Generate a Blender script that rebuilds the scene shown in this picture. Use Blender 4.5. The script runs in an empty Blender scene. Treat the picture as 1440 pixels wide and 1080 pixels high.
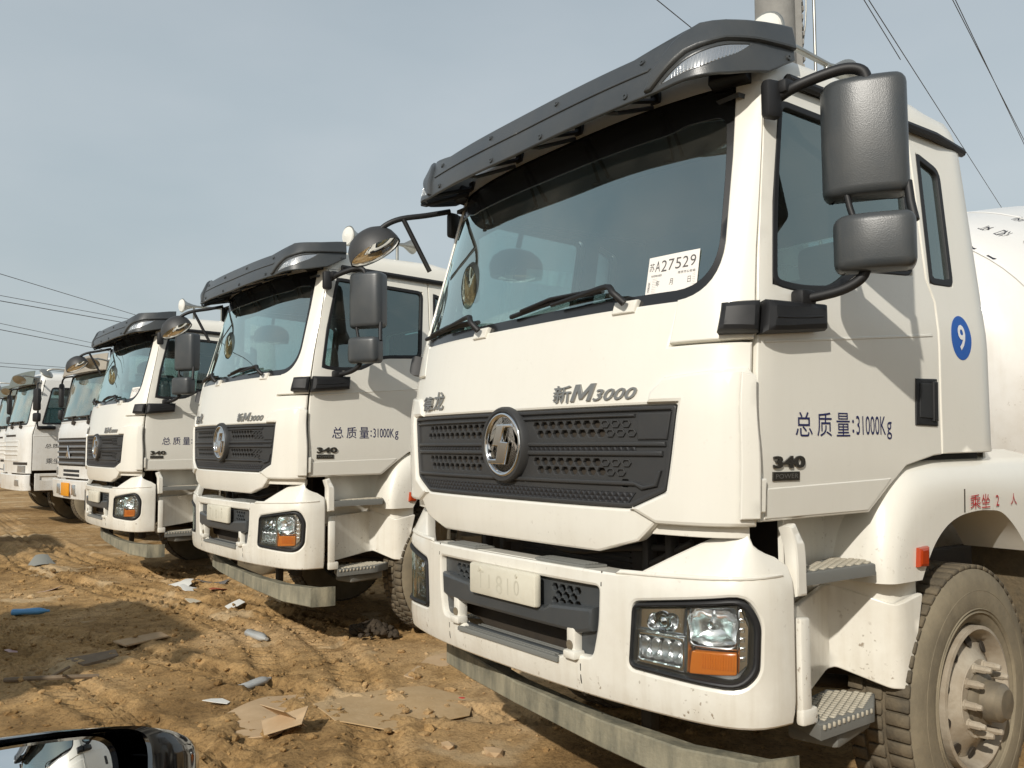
import bpy, bmesh, math, random
import numpy as np
from mathutils import Vector, Matrix, noise
from mathutils.geometry import delaunay_2d_cdt

scn = bpy.context.scene
COL = scn.collection

# ------------------------------------------------------------------ camera
cam_d = bpy.data.cameras.new('camera')
cam_d.sensor_width = 36.0
cam_d.lens = 31.536
cam_d.clip_start = 0.05
cam_d.clip_end = 3000
cam = bpy.data.objects.new('camera', cam_d)
COL.objects.link(cam)
Rr = Vector((0.56568749, 0.82459926, -0.00580767))
Uu = Vector((0.05782237, -0.03263954, 0.99779318))
Ff = Vector((-0.82258996, 0.56477493, 0.06614407))
cam.matrix_world = Matrix(((Rr.x, Uu.x, -Ff.x, 3.32784), (Rr.y, Uu.y, -Ff.y, -2.28701),
                           (Rr.z, Uu.z, -Ff.z, 1.60222), (0, 0, 0, 1)))
scn.camera = cam

# ------------------------------------------------------------------ sun, sky, exposure
TO_SUN = Vector((1.0, -1.66, 1.22)).normalized()
ELEV = math.asin(TO_SUN.z)
AZ = math.atan2(TO_SUN.x, TO_SUN.y)
sd = bpy.data.lights.new('sun', 'SUN')
sd.energy = 3.2
sd.angle = math.radians(0.9)
sd.color = (1.0, 0.95, 0.865)
sun = bpy.data.objects.new('sun', sd)
COL.objects.link(sun)
sun.rotation_euler = (-TO_SUN).to_track_quat('-Z', 'Y').to_euler()

world = bpy.data.worlds.new('World')
scn.world = world
world.use_nodes = True
wt = world.node_tree
wt.nodes.clear()
wo = wt.nodes.new('ShaderNodeOutputWorld')
wb = wt.nodes.new('ShaderNodeBackground')
wb.inputs['Strength'].default_value = 0.1
sky = wt.nodes.new('ShaderNodeTexSky')
sky.sky_type = 'NISHITA'
sky.sun_disc = False
sky.sun_elevation = ELEV
sky.sun_rotation = AZ
sky.air_density = 1.4
sky.dust_density = 3.5
sky.ozone_density = 1.5
tc = wt.nodes.new('ShaderNodeTexCoord')
mp = wt.nodes.new('ShaderNodeMapping')
mp.inputs['Scale'].default_value = (1.0, 1.0, 2.6)
wn = wt.nodes.new('ShaderNodeTexNoise')
wn.inputs['Scale'].default_value = 1.6
wn.inputs['Detail'].default_value = 5
wn.inputs['Roughness'].default_value = 0.5
cr = wt.nodes.new('ShaderNodeValToRGB')
cr.color_ramp.elements[0].position = 0.32
cr.color_ramp.elements[0].color = (4.25, 4.95, 5.3, 1)
cr.color_ramp.elements[1].position = 0.68
cr.color_ramp.elements[1].color = (5.6, 6.05, 6.3, 1)
mx = wt.nodes.new('ShaderNodeMixRGB')
mx.inputs['Fac'].default_value = 0.80
wt.links.new(tc.outputs['Generated'], mp.inputs['Vector'])
wt.links.new(mp.outputs['Vector'], wn.inputs['Vector'])
wt.links.new(wn.outputs['Fac'], cr.inputs['Fac'])
wt.links.new(sky.outputs['Color'], mx.inputs['Color1'])
# the haze is bright low down and thins to a darker grey-blue overhead
sx = wt.nodes.new('ShaderNodeSeparateXYZ')
el = wt.nodes.new('ShaderNodeMapRange')
el.interpolation_type = 'SMOOTHSTEP'
el.inputs['From Min'].default_value = 0.30
el.inputs['From Max'].default_value = 0.85
ov = wt.nodes.new('ShaderNodeMixRGB')
ov.inputs['Color2'].default_value = (2.6, 3.1, 3.6, 1)
wt.links.new(tc.outputs['Generated'], sx.inputs['Vector'])
wt.links.new(sx.outputs['Z'], el.inputs['Value'])
wt.links.new(el.outputs['Result'], ov.inputs['Fac'])
wt.links.new(cr.outputs['Color'], ov.inputs['Color1'])
wt.links.new(ov.outputs['Color'], mx.inputs['Color2'])
wt.links.new(mx.outputs['Color'], wb.inputs['Color'])
wt.links.new(wb.outputs['Background'], wo.inputs['Surface'])

scn.view_settings.view_transform = 'Standard'
scn.view_settings.look = 'None'
scn.view_settings.exposure = 0.12
scn.view_settings.gamma = 1.0
scn.cycles.max_bounces = 10
scn.cycles.transparent_max_bounces = 24
scn.cycles.glossy_bounces = 5
scn.cycles.use_denoising = True

# ------------------------------------------------------------------ mesh builder
class MB:
    def __init__(s):
        s.v = []; s.f = []; s.m = []
    def add(s, vs, fs, mi=0):
        o = len(s.v)
        s.v.extend([tuple(p) for p in vs])
        for f in fs:
            s.f.append(tuple(i + o for i in f)); s.m.append(mi)
    def xf(s, M, start=0):
        for i in range(start, len(s.v)):
            s.v[i] = tuple(M @ Vector(s.v[i]))
        return s
    def mirrored(s):
        r = MB()
        r.v = [(-x, y, z) for x, y, z in s.v]
        r.f = [tuple(reversed(f)) for f in s.f]; r.m = list(s.m)
        return r

def tag(o, label=None, cat=None, group=None, kind=None):
    if label: o['label'] = label
    if cat: o['category'] = cat
    if group: o['group'] = group
    if kind: o['kind'] = kind
    return o

def obj(name, mb, mats, parent=None, ang=38, loc=None, flat=False, recalc=False):
    me = bpy.data.meshes.new(name)
    me.from_pydata(mb.v, [], mb.f)
    if not isinstance(mats, (list, tuple)): mats = [mats]
    for m in mats: me.materials.append(m)
    me.polygons.foreach_set('material_index', mb.m)
    bm = bmesh.new(); bm.from_mesh(me)
    if recalc: bmesh.ops.recalc_face_normals(bm, faces=bm.faces)
    a = math.radians(ang)
    for f in bm.faces: f.smooth = not flat
    for e in bm.edges:
        if len(e.link_faces) == 2 and e.calc_face_angle(0) > a: e.smooth = False
    bm.to_mesh(me); bm.free()
    me.update()
    o = bpy.data.objects.new(name, me)
    COL.objects.link(o)
    if parent: o.parent = parent
    if loc: o.location = loc
    return o

def empty(name, loc=(0, 0, 0), rz=0):
    o = bpy.data.objects.new(name, None)
    COL.objects.link(o)
    o.location = loc; o.rotation_euler = (0, 0, rz)
    o.empty_display_size = 0.3
    return o

def copy_tree(o, parent=None):
    c = o.copy(); COL.objects.link(c)
    c.parent = parent
    for ch in list(o.children): copy_tree(ch, c)
    return c

# ------------------------------------------------------------------ shapes
def bez_round(pts, r=0.02, n=4):
    out = []; N = len(pts)
    for i in range(N):
        p = pts[i]; rr = p[2] if len(p) > 2 else r
        a = pts[i - 1]; b = pts[(i + 1) % N]
        la = math.hypot(a[0] - p[0], a[1] - p[1]); lb = math.hypot(b[0] - p[0], b[1] - p[1])
        ra = min(rr, la * .48); rb = min(rr, lb * .48)
        if rr <= 1e-6 or la < 1e-9 or lb < 1e-9: out.append((p[0], p[1])); continue
        s = (p[0] + (a[0] - p[0]) / la * ra, p[1] + (a[1] - p[1]) / la * ra)
        e = (p[0] + (b[0] - p[0]) / lb * rb, p[1] + (b[1] - p[1]) / lb * rb)
        for k in range(n + 1):
            t = k / n; q = 1 - t
            out.append((q * q * s[0] + 2 * q * t * p[0] + t * t * e[0], q * q * s[1] + 2 * q * t * p[1] + t * t * e[1]))
    return out

def area(p):
    return .5 * sum(p[i - 1][0] * p[i][1] - p[i][0] * p[i - 1][1] for i in range(len(p)))

def resample(p, step):
    out = []
    for i in range(len(p)):
        a = p[i]; b = p[(i + 1) % len(p)]
        L = math.hypot(b[0] - a[0], b[1] - a[1])
        if L < 1e-6: continue
        k = max(1, int(math.ceil(L / step)))
        for j in range(k): out.append((a[0] + (b[0] - a[0]) * j / k, a[1] + (b[1] - a[1]) * j / k))
    return out

def inset(p, d):
    if abs(d) < 1e-9: return list(p)
    out = []; N = len(p)
    for i in range(N):
        a = p[i - 1]; b = p[i]; c = p[(i + 1) % N]
        d1 = (b[0] - a[0], b[1] - a[1]); d2 = (c[0] - b[0], c[1] - b[1])
        l1 = math.hypot(*d1) or 1; l2 = math.hypot(*d2) or 1
        n1 = (-d1[1] / l1, d1[0] / l1); n2 = (-d2[1] / l2, d2[0] / l2)
        nx, ny = n1[0] + n2[0], n1[1] + n2[1]
        L = math.hypot(nx, ny) or 1
        nx /= L; ny /= L
        k = min(1.6, 1 / max(.3, nx * n1[0] + ny * n1[1]))
        out.append((b[0] + nx * d * k, b[1] + ny * d * k))
    return out

def pip(P, poly):
    x = P[:, 0]; y = P[:, 1]; ins = np.zeros(len(P), bool)
    for i in range(len(poly)):
        x1, y1 = poly[i - 1]; x2, y2 = poly[i]
        if y1 == y2: continue
        c = ((y1 > y) != (y2 > y)) & (x < (x2 - x1) * (y - y1) / (y2 - y1) + x1)
        ins ^= c
    return ins

def nrm(fn, u, z):
    e = 2e-3
    a = fn(u - e, z); b = fn(u + e, z); c = fn(u, z - e); d = fn(u, z + e)
    n = Vector((b[0] - a[0], b[1] - a[1], b[2] - a[2])).cross(Vector((d[0] - c[0], d[1] - c[1], d[2] - c[2])))
    return n.normalized() if n.length > 0 else Vector((0, -1, 0))

def at(fn, u, z, h=0):
    p = Vector(fn(u, z))
    return p + nrm(fn, u, z) * h if h else p

def panel(mb, fn, outline, holes=(), h=0.0, t=0.02, b=0.005, res=0.06, mi=0, rim=None, rr=0.0, gs=None):
    """curved plate: outline and holes live on the surface fn(u, z); rounded edges, real thickness"""
    rim = rim or res
    loops = []
    for k, pl in enumerate([outline] + list(holes)):
        pl = bez_round(pl, rr) if rr else [(q[0], q[1]) for q in pl]
        if (area(pl) > 0) != (k == 0): pl = pl[::-1]
        loops.append(resample(pl, rim))
    prof = [(b, 0), (b * .35, -b * .3), (0, -b)] if b > 0 else [(0, 0)]
    if t > b: prof.append((0, -t))
    r0 = [inset(l, prof[0][0]) for l in loops]
    A = np.array(r0[0]); lo = A.min(0); hi = A.max(0)
    g = gs or res
    gx = np.arange(lo[0] + g * .5, hi[0], g); gy = np.arange(lo[1] + g * .5, hi[1], g)
    G = np.array([(x, y) for x in gx for y in gy]).reshape(-1, 2)
    if len(G):
        m = pip(G, r0[0])
        for l in r0[1:]: m &= ~pip(G, l)
        G = G[m]
    if len(G):
        B = np.array([q for l in r0 for q in l])
        dm = np.full(len(G), 1e9)
        for i in range(0, len(B), 400):
            dm = np.minimum(dm, (((G[:, None, :] - B[None, i:i + 400, :]) ** 2).sum(-1)).min(1))
        G = G[dm > (g * .4) ** 2]
    pts = []; edges = []
    for l in r0:
        o = len(pts); pts += l
        edges += [(o + i, o + (i + 1) % len(l)) for i in range(len(l))]
    pts += [tuple(q) for q in G]
    V, E, F, _, _, _ = delaunay_2d_cdt([Vector(q) for q in pts], edges, [], 0, 1e-7)
    V = [(q.x, q.y) for q in V]
    C = np.array([[sum(V[i][0] for i in f) / len(f), sum(V[i][1] for i in f) / len(f)] for f in F]).reshape(-1, 2)
    m = pip(C, r0[0])
    for l in r0[1:]: m &= ~pip(C, l)
    faces = []
    for f, k in zip(F, m):
        if not k: continue
        q = [V[i] for i in f]
        faces.append(tuple(f) if area(q) > 0 else tuple(reversed(f)))
    mb.add([at(fn, u, z, h + prof[0][1]) for u, z in V], faces, mi)
    if len(prof) > 1:
        for l in loops:
            n = len(l); vs = []
            for d, hh in prof:
                vs += [at(fn, u, z, h + hh) for u, z in (inset(l, d) if d else l)]
            fs = []
            for k in range(len(prof) - 1):
                for i in range(n):
                    j = (i + 1) % n
                    fs.append((k * n + i, (k + 1) * n + i, (k + 1) * n + j, k * n + j))
            mb.add(vs, fs, mi)
    return mb

def flip(pl):
    return [(-q[0],) + tuple(q[1:]) for q in pl][::-1]

def rbox(mb, c, s, b=0.01, R=None, mi=0, seg=2):
    bm = bmesh.new()
    bmesh.ops.create_cube(bm, size=1.0)
    for v in bm.verts: v.co = Vector((v.co.x * s[0], v.co.y * s[1], v.co.z * s[2]))
    b = min(b, min(s) * .48)
    if b > 0: bmesh.ops.bevel(bm, geom=list(bm.edges), offset=b, segments=seg, profile=.5, affect='EDGES')
    M = Matrix.Translation(Vector(c)) @ (R.to_4x4() if R else Matrix.Identity(4))
    bm.verts.index_update()
    mb.add([M @ v.co for v in bm.verts], [[v.index for v in f.verts] for f in bm.faces], mi)
    bm.free()
    return mb

def rotz(a): return Matrix.Rotation(a, 3, 'Z')

def catmull(p, n=6):
    p = [Vector(q) for q in p]; out = []
    for i in range(len(p) - 1):
        a = p[max(i - 1, 0)]; b = p[i]; c = p[i + 1]; d = p[min(i + 2, len(p) - 1)]
        for k in range(n):
            t = k / n
            out.append(.5 * ((2 * b) + (c - a) * t + (2 * a - 5 * b + 4 * c - d) * t * t + (3 * b - a - 3 * c + d) * t ** 3))
    out.append(p[-1]); return out

def tube(mb, path, r, n=10, mi=0, smooth=0, cap=True):
    P = catmull(path, smooth) if smooth else [Vector(q) for q in path]
    T = []
    for i in range(len(P)):
        T.append((P[min(i + 1, len(P) - 1)] - P[max(i - 1, 0)]).normalized())
    up = Vector((0, 0, 1)) if abs(T[0].z) < .9 else Vector((1, 0, 0))
    N = T[0].cross(up).normalized(); vs = []
    for i, (p, t) in enumerate(zip(P, T)):
        N = (N - t * N.dot(t)).normalized(); B = t.cross(N)
        ri = r(i / (len(P) - 1)) if callable(r) else r
        for k in range(n):
            a = 2 * math.pi * k / n
            vs.append(p + (N * math.cos(a) + B * math.sin(a)) * ri)
    fs = []
    for i in range(len(P) - 1):
        for k in range(n):
            j = (k + 1) % n
            fs.append((i * n + k, i * n + j, (i + 1) * n + j, (i + 1) * n + k))
    if cap:
        fs.append(tuple(range(n - 1, -1, -1))); fs.append(tuple((len(P) - 1) * n + k for k in range(n)))
    mb.add(vs, fs, mi)
    return mb

def lathe(mb, prof, c=(0, 0, 0), ax=(0, 1, 0), n=32, mi=0, close=False, caps=True):
    """prof: (radius, distance along ax)"""
    ax = Vector(ax).normalized(); q = Vector((0, 0, 1)).rotation_difference(ax) if (ax - Vector((0, 0, -1))).length > 1e-6 else Matrix.Rotation(math.pi, 3, 'X').to_quaternion()
    c = Vector(c); vs = []; fs = []
    for r, d in prof:
        for k in range(n):
            a = 2 * math.pi * k / n
            vs.append(c + q @ Vector((r * math.cos(a), r * math.sin(a), d)))
    m = len(prof)
    for i in range(m - 1 if not close else m):
        i2 = (i + 1) % m
        for k in range(n):
            j = (k + 1) % n
            fs.append((i * n + k, i * n + j, i2 * n + j, i2 * n + k))
    if not close and caps:
        if prof[0][0] > 1e-6: fs.append(tuple(range(n - 1, -1, -1)))
        if prof[-1][0] > 1e-6: fs.append(tuple((m - 1) * n + k for k in range(n)))
    mb.add(vs, fs, mi)
    return mb

def pillow(mb, poly, z0, z1, r, M, mi=0, rp=0.0, step=.05):
    """rounded prism: plan polygon extruded from z0 to z1 with rounded top and bottom edges, then transformed by M"""
    pl = bez_round(poly, rp, 5) if rp else list(poly)
    if area(pl) < 0: pl = pl[::-1]
    pl = resample(pl, step); n = len(pl); vs = []; rings = []
    for k in range(5):
        a = math.pi / 2 * k / 4; rings.append((r * (1 - math.sin(a)), z0 + r * (1 - math.cos(a))))
    for k in range(5):
        a = math.pi / 2 * (1 - k / 4); rings.append((r * (1 - math.sin(a)), z1 - r * (1 - math.cos(a))))
    for d, z in rings:
        vs += [M @ Vector((x, y, z)) for x, y in inset(pl, d)]
    fs = []
    for i in range(len(rings) - 1):
        for k in range(n):
            j = (k + 1) % n
            fs.append((i * n + k, i * n + j, (i + 1) * n + j, (i + 1) * n + k))
    fs.append(tuple(range(n - 1, -1, -1))); fs.append(tuple((len(rings) - 1) * n + k for k in range(n)))
    mb.add(vs, fs, mi)
    return mb

def text_mesh(body, extrude=0.0, offset=0.0, shear=0.0):
    c = bpy.data.curves.new('lettering', 'FONT')
    c.body = body; c.size = 1.0; c.extrude = extrude; c.offset = offset; c.shear = shear
    c.resolution_u = 3
    o = bpy.data.objects.new('lettering', c)
    COL.objects.link(o)
    dg = bpy.context.evaluated_depsgraph_get(); dg.update()
    e = o.evaluated_get(dg); m = e.to_mesh()
    v = [tuple(q.co) for q in m.vertices]; f = [tuple(q.vertices) for q in m.polygons]
    e.to_mesh_clear()
    bpy.data.objects.remove(o); bpy.data.curves.remove(c)
    return v, f

def text_on(mb, fn, body, u0, u1, z0, z1, h=.002, thick=0.0, offset=0.0, shear=0.0, rot=False, mi=0):
    """lettering stretched to the box (u0..u1, z0..z1) of surface fn"""
    v, f = text_mesh(body, .5 if thick else 0, offset, shear)
    if not v: return
    xs = [q[0] for q in v]; ys = [q[1] for q in v]
    ax, bx, ay, by = min(xs), max(xs), min(ys), max(ys)
    out = []
    for x, y, z in v:
        s = (x - ax) / (bx - ax); t = (y - ay) / max(by - ay, 1e-6)
        if rot: s, t = 1 - s, 1 - t
        out.append(at(fn, u0 + (u1 - u0) * s, z0 + (z1 - z0) * t, h + (thick * (z + .5) if thick else 0)))
    mb.add(out, f, mi)
    return mb

def plane_fn(o, du, dz):
    o = Vector(o); du = Vector(du); dz = Vector(dz)
    return lambda u, z: tuple(o + du * u + dz * z)
# ------------------------------------------------------------------ materials
def mat(name, col, rough=.5, metal=0.0, coat=0.0, spec=.5, noise_amt=.0, nscale=6.0, col2=None, bump=0.0, bscale=40.0, alpha=None, rvar=0.0, nvec=None):
    m = bpy.data.materials.new(name); m.use_nodes = True
    nt = m.node_tree; p = nt.nodes['Principled BSDF']
    p.inputs['Base Color'].default_value = (*col, 1)
    p.inputs['Roughness'].default_value = rough
    p.inputs['Metallic'].default_value = metal
    p.inputs['Coat Weight'].default_value = coat
    p.inputs['Coat Roughness'].default_value = .08
    p.inputs['Specular IOR Level'].default_value = spec
    c = nt.nodes.new('ShaderNodeTexCoord')
    if col2 is not None:
        n = nt.nodes.new('ShaderNodeTexNoise'); n.inputs['Scale'].default_value = nscale; n.inputs['Detail'].default_value = 6
        n.inputs['Roughness'].default_value = .62
        r = nt.nodes.new('ShaderNodeValToRGB')
        r.color_ramp.elements[0].position = .5 - .22 / max(noise_amt, .3); r.color_ramp.elements[0].color = (*col, 1)
        r.color_ramp.elements[1].position = .5 + .22 / max(noise_amt, .3); r.color_ramp.elements[1].color = (*col2, 1)
        if nvec:
            mv = nt.nodes.new('ShaderNodeMapping'); mv.inputs['Scale'].default_value = nvec
            nt.links.new(c.outputs['Object'], mv.inputs['Vector']); nt.links.new(mv.outputs['Vector'], n.inputs['Vector'])
        else: nt.links.new(c.outputs['Object'], n.inputs['Vector'])
        nt.links.new(n.outputs['Fac'], r.inputs['Fac'])
        nt.links.new(r.outputs['Color'], p.inputs['Base Color'])
        if rvar:
            mr = nt.nodes.new('ShaderNodeMapRange'); mr.inputs['To Min'].default_value = rough - rvar; mr.inputs['To Max'].default_value = rough + rvar
            nt.links.new(n.outputs['Fac'], mr.inputs['Value']); nt.links.new(mr.outputs['Result'], p.inputs['Roughness'])
    if bump:
        n2 = nt.nodes.new('ShaderNodeTexNoise'); n2.inputs['Scale'].default_value = bscale; n2.inputs['Detail'].default_value = 4
        b = nt.nodes.new('ShaderNodeBump'); b.inputs['Strength'].default_value = bump; b.inputs['Distance'].default_value = .01
        nt.links.new(c.outputs['Object'], n2.inputs['Vector']); nt.links.new(n2.outputs['Fac'], b.inputs['Height'])
        nt.links.new(b.outputs['Normal'], p.inputs['Normal'])
    return m

def paint(name, col, dust=(0.42, 0.34, 0.22), amount=.50, zlo=.5, zhi=1.4, rough=.32):
    """vehicle paint with a thin dust film, road dirt that gathers low on the body, and faint rain streaks"""
    m = bpy.data.materials.new(name); m.use_nodes = True
    nt = m.node_tree; L = nt.links.new; p = nt.nodes['Principled BSDF']
    p.inputs['Coat Weight'].default_value = .5; p.inputs['Coat Roughness'].default_value = .12
    c = nt.nodes.new('ShaderNodeTexCoord')
    n = nt.nodes.new('ShaderNodeTexNoise'); n.inputs['Scale'].default_value = 3.0; n.inputs['Detail'].default_value = 8; n.inputs['Roughness'].default_value = .65
    oi = nt.nodes.new('ShaderNodeObjectInfo'); va = nt.nodes.new('ShaderNodeVectorMath'); va.operation = 'ADD'
    L(c.outputs['Object'], va.inputs[0]); L(oi.outputs['Location'], va.inputs[1])     # each truck wears its own dirt
    L(va.outputs[0], n.inputs['Vector'])
    mp2 = nt.nodes.new('ShaderNodeMapping'); mp2.inputs['Scale'].default_value = (14, 14, .9)
    n3 = nt.nodes.new('ShaderNodeTexNoise'); n3.inputs['Scale'].default_value = 1.6; n3.inputs['Detail'].default_value = 4
    L(va.outputs[0], mp2.inputs['Vector']); L(mp2.outputs['Vector'], n3.inputs['Vector'])
    s = nt.nodes.new('ShaderNodeSeparateXYZ'); L(c.outputs['Object'], s.inputs['Vector'])
    mr = nt.nodes.new('ShaderNodeMapRange'); mr.inputs['From Min'].default_value = zlo; mr.inputs['From Max'].default_value = zhi
    mr.inputs['To Min'].default_value = 1.0; mr.inputs['To Max'].default_value = .10
    L(s.outputs['Z'], mr.inputs['Value'])
    r = nt.nodes.new('ShaderNodeMapRange'); r.inputs['From Min'].default_value = .40; r.inputs['From Max'].default_value = .78
    L(n.outputs['Fac'], r.inputs['Value'])
    r3 = nt.nodes.new('ShaderNodeMapRange'); r3.inputs['From Min'].default_value = .48; r3.inputs['From Max'].default_value = .8
    r3.inputs['To Max'].default_value = .55
    L(n3.outputs['Fac'], r3.inputs['Value'])
    ad = nt.nodes.new('ShaderNodeMath'); ad.operation = 'ADD'; L(r.outputs['Result'], ad.inputs[0]); L(r3.outputs['Result'], ad.inputs[1])
    mu = nt.nodes.new('ShaderNodeMath'); mu.operation = 'MULTIPLY'; L(ad.outputs[0], mu.inputs[0]); L(mr.outputs['Result'], mu.inputs[1])
    m2 = nt.nodes.new('ShaderNodeMath'); m2.operation = 'MULTIPLY'; m2.use_clamp = True; m2.inputs[1].default_value = amount; L(mu.outputs[0], m2.inputs[0])
    mix = nt.nodes.new('ShaderNodeMixRGB'); mix.inputs['Color1'].default_value = (*col, 1); mix.inputs['Color2'].default_value = (*dust, 1)
    L(m2.outputs[0], mix.inputs['Fac']); L(mix.outputs['Color'], p.inputs['Base Color'])
    # mud specks thrown up from the yard
    n6 = nt.nodes.new('ShaderNodeTexNoise'); n6.inputs['Scale'].default_value = 55; n6.inputs['Detail'].default_value = 3; L(va.outputs[0], n6.inputs['Vector'])
    n7 = nt.nodes.new('ShaderNodeTexNoise'); n7.inputs['Scale'].default_value = 4.5; n7.inputs['Detail'].default_value = 2; L(va.outputs[0], n7.inputs['Vector'])
    s6 = nt.nodes.new('ShaderNodeMapRange'); s6.inputs['From Min'].default_value = .62; s6.inputs['From Max'].default_value = .70; L(n6.outputs['Fac'], s6.inputs['Value'])
    s7 = nt.nodes.new('ShaderNodeMapRange'); s7.inputs['From Min'].default_value = .50; s7.inputs['From Max'].default_value = .66; L(n7.outputs['Fac'], s7.inputs['Value'])
    s8 = nt.nodes.new('ShaderNodeMapRange'); s8.inputs['From Min'].default_value = zlo + .15; s8.inputs['From Max'].default_value = zhi; s8.inputs['To Min'].default_value = .9; s8.inputs['To Max'].default_value = .06; L(s.outputs['Z'], s8.inputs['Value'])
    q1 = nt.nodes.new('ShaderNodeMath'); q1.operation = 'MULTIPLY'; L(s6.outputs['Result'], q1.inputs[0]); L(s7.outputs['Result'], q1.inputs[1])
    q2 = nt.nodes.new('ShaderNodeMath'); q2.operation = 'MULTIPLY'; L(q1.outputs[0], q2.inputs[0]); L(s8.outputs['Result'], q2.inputs[1])
    mud = nt.nodes.new('ShaderNodeMixRGB'); mud.inputs['Color2'].default_value = (.20, .135, .07, 1); L(q2.outputs[0], mud.inputs['Fac']); L(mix.outputs['Color'], mud.inputs['Color1'])
    L(mud.outputs['Color'], p.inputs['Base Color'])
    rr = nt.nodes.new('ShaderNodeMapRange'); rr.inputs['To Min'].default_value = rough; rr.inputs['To Max'].default_value = .8
    L(m2.outputs[0], rr.inputs['Value']); L(rr.outputs['Result'], p.inputs['Roughness'])
    n4 = nt.nodes.new('ShaderNodeTexNoise'); n4.inputs['Scale'].default_value = 2.2; n4.inputs['Detail'].default_value = 1
    L(c.outputs['Object'], n4.inputs['Vector'])
    b = nt.nodes.new('ShaderNodeBump'); b.inputs['Strength'].default_value = .10; b.inputs['Distance'].default_value = .02
    L(n4.outputs['Fac'], b.inputs['Height']); L(b.outputs['Normal'], p.inputs['Normal']); L(b.outputs['Normal'], p.inputs['Coat Normal'])
    return m

def glass(name, tint=(.62, .72, .70), refl=1.0, ior=1.5, base=0.0, dust=.07):
    m = bpy.data.materials.new(name); m.use_nodes = True
    nt = m.node_tree; nt.nodes.clear(); L = nt.links.new
    o = nt.nodes.new('ShaderNodeOutputMaterial'); t = nt.nodes.new('ShaderNodeBsdfTransparent'); g = nt.nodes.new('ShaderNodeBsdfGlossy')
    t.inputs['Color'].default_value = (*tint, 1); g.inputs['Color'].default_value = (.82, 1.0, .98, 1); g.inputs['Roughness'].default_value = .01
    f = nt.nodes.new('ShaderNodeFresnel'); f.inputs['IOR'].default_value = ior
    k = nt.nodes.new('ShaderNodeMath'); k.operation = 'MULTIPLY'; k.inputs[1].default_value = refl; k.use_clamp = True
    x = nt.nodes.new('ShaderNodeMixShader'); d = nt.nodes.new('ShaderNodeBsdfDiffuse'); d.inputs['Color'].default_value = (.5, .46, .38, 1)
    # a thin film of dust lies on the glass
    c = nt.nodes.new('ShaderNodeTexCoord'); n = nt.nodes.new('ShaderNodeTexNoise'); n.inputs['Scale'].default_value = 3.5; n.inputs['Detail'].default_value = 6
    r = nt.nodes.new('ShaderNodeMapRange'); r.inputs['From Min'].default_value = .35; r.inputs['From Max'].default_value = .8; r.inputs['To Min'].default_value = .01; r.inputs['To Max'].default_value = dust
    L(c.outputs['Object'], n.inputs['Vector']); L(n.outputs['Fac'], r.inputs['Value'])
    x2 = nt.nodes.new('ShaderNodeMixShader')
    k2 = nt.nodes.new('ShaderNodeMath'); k2.operation = 'ADD'; k2.inputs[1].default_value = base; k2.use_clamp = True; L(k.outputs[0], k2.inputs[0])
    L(f.outputs[0], k.inputs[0]); L(k2.outputs[0], x.inputs[0]); L(t.outputs[0], x.inputs[1]); L(g.outputs[0], x.inputs[2])
    L(r.outputs['Result'], x2.inputs[0]); L(x.outputs[0], x2.inputs[1]); L(d.outputs[0], x2.inputs[2]); L(x2.outputs[0], o.inputs['Surface'])
    return m

def mesh_plastic(name, col, scale, rough=.5, rot=.785, strength=.9):
    """moulded fine diamond texture"""
    m = mat(name, col, rough); nt = m.node_tree; L = nt.links.new; p = nt.nodes['Principled BSDF']
    c = nt.nodes.new('ShaderNodeTexCoord')
    out = []
    for a in (rot, -rot):
        mp = nt.nodes.new('ShaderNodeMapping'); mp.inputs['Rotation'].default_value = (0, a, 0)
        w = nt.nodes.new('ShaderNodeTexWave'); w.inputs['Scale'].default_value = scale; w.bands_direction = 'X'
        L(c.outputs['Object'], mp.inputs['Vector']); L(mp.outputs['Vector'], w.inputs['Vector']); out.append(w)
    mn = nt.nodes.new('ShaderNodeMath'); mn.operation = 'MAXIMUM'; L(out[0].outputs['Fac'], mn.inputs[0]); L(out[1].outputs['Fac'], mn.inputs[1])
    b = nt.nodes.new('ShaderNodeBump'); b.inputs['Strength'].default_value = strength; b.inputs['Distance'].default_value = .004
    L(mn.outputs[0], b.inputs['Height']); L(b.outputs['Normal'], p.inputs['Normal'])
    return m

M_WHITE = paint('white_paint', (.81, .785, .705))
M_WHITE_B = paint('chalky_white_paint', (.78, .77, .73), amount=.55, zhi=2.6)
M_DRUM = paint('drum_paint', (.82, .80, .76), amount=.5, zlo=1.0, zhi=2.6, rough=.4)
M_PLASTIC = mat('grey_plastic', (.034, .043, .052), .36, col2=(.078, .079, .076), noise_amt=.55, nscale=4.5, bump=.08, bscale=220, rvar=.08)
M_GRILLE = mat('grille_plastic', (.028, .030, .033), .5, col2=(.05, .048, .045), noise_amt=.6, nscale=4)
M_FINE = mesh_plastic('fine_mesh_plastic', (.022, .022, .024), 14)
M_BLACK = mat('black_rubber', (.010, .010, .011), .55)
M_DARK = mat('dark_interior', (.022, .023, .024), .75)
M_TRIM = mat('cab_trim', (.060, .064, .066), .8)
M_SEAT = mat('seat_cloth', (.045, .05, .055), .9, bump=.2, bscale=90)
M_UNDER = mat('greasy_underbody', (.022, .019, .016), .8, col2=(.05, .036, .022), noise_amt=.6, nscale=9)
M_CHROME = mat('chrome', (.82, .83, .84), .07, 1.0)
M_SATIN = mat('satin_silver', (.36, .35, .33), .42, .8)
M_REFL = mat('lamp_reflector', (.90, .91, .92), .24, 1.0)
M_LAMPBODY = mat('lamp_housing', (.62, .63, .63), .22, .85)
M_BADGE = mat('dark_badge', (.09, .085, .075), .3, .7)
M_BEZEL = mat('bright_bezel', (.80, .81, .82), .20, 1.0)
M_FRIT = mat('ceramic_border', (.012, .012, .012), .25, coat=.5)
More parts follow.
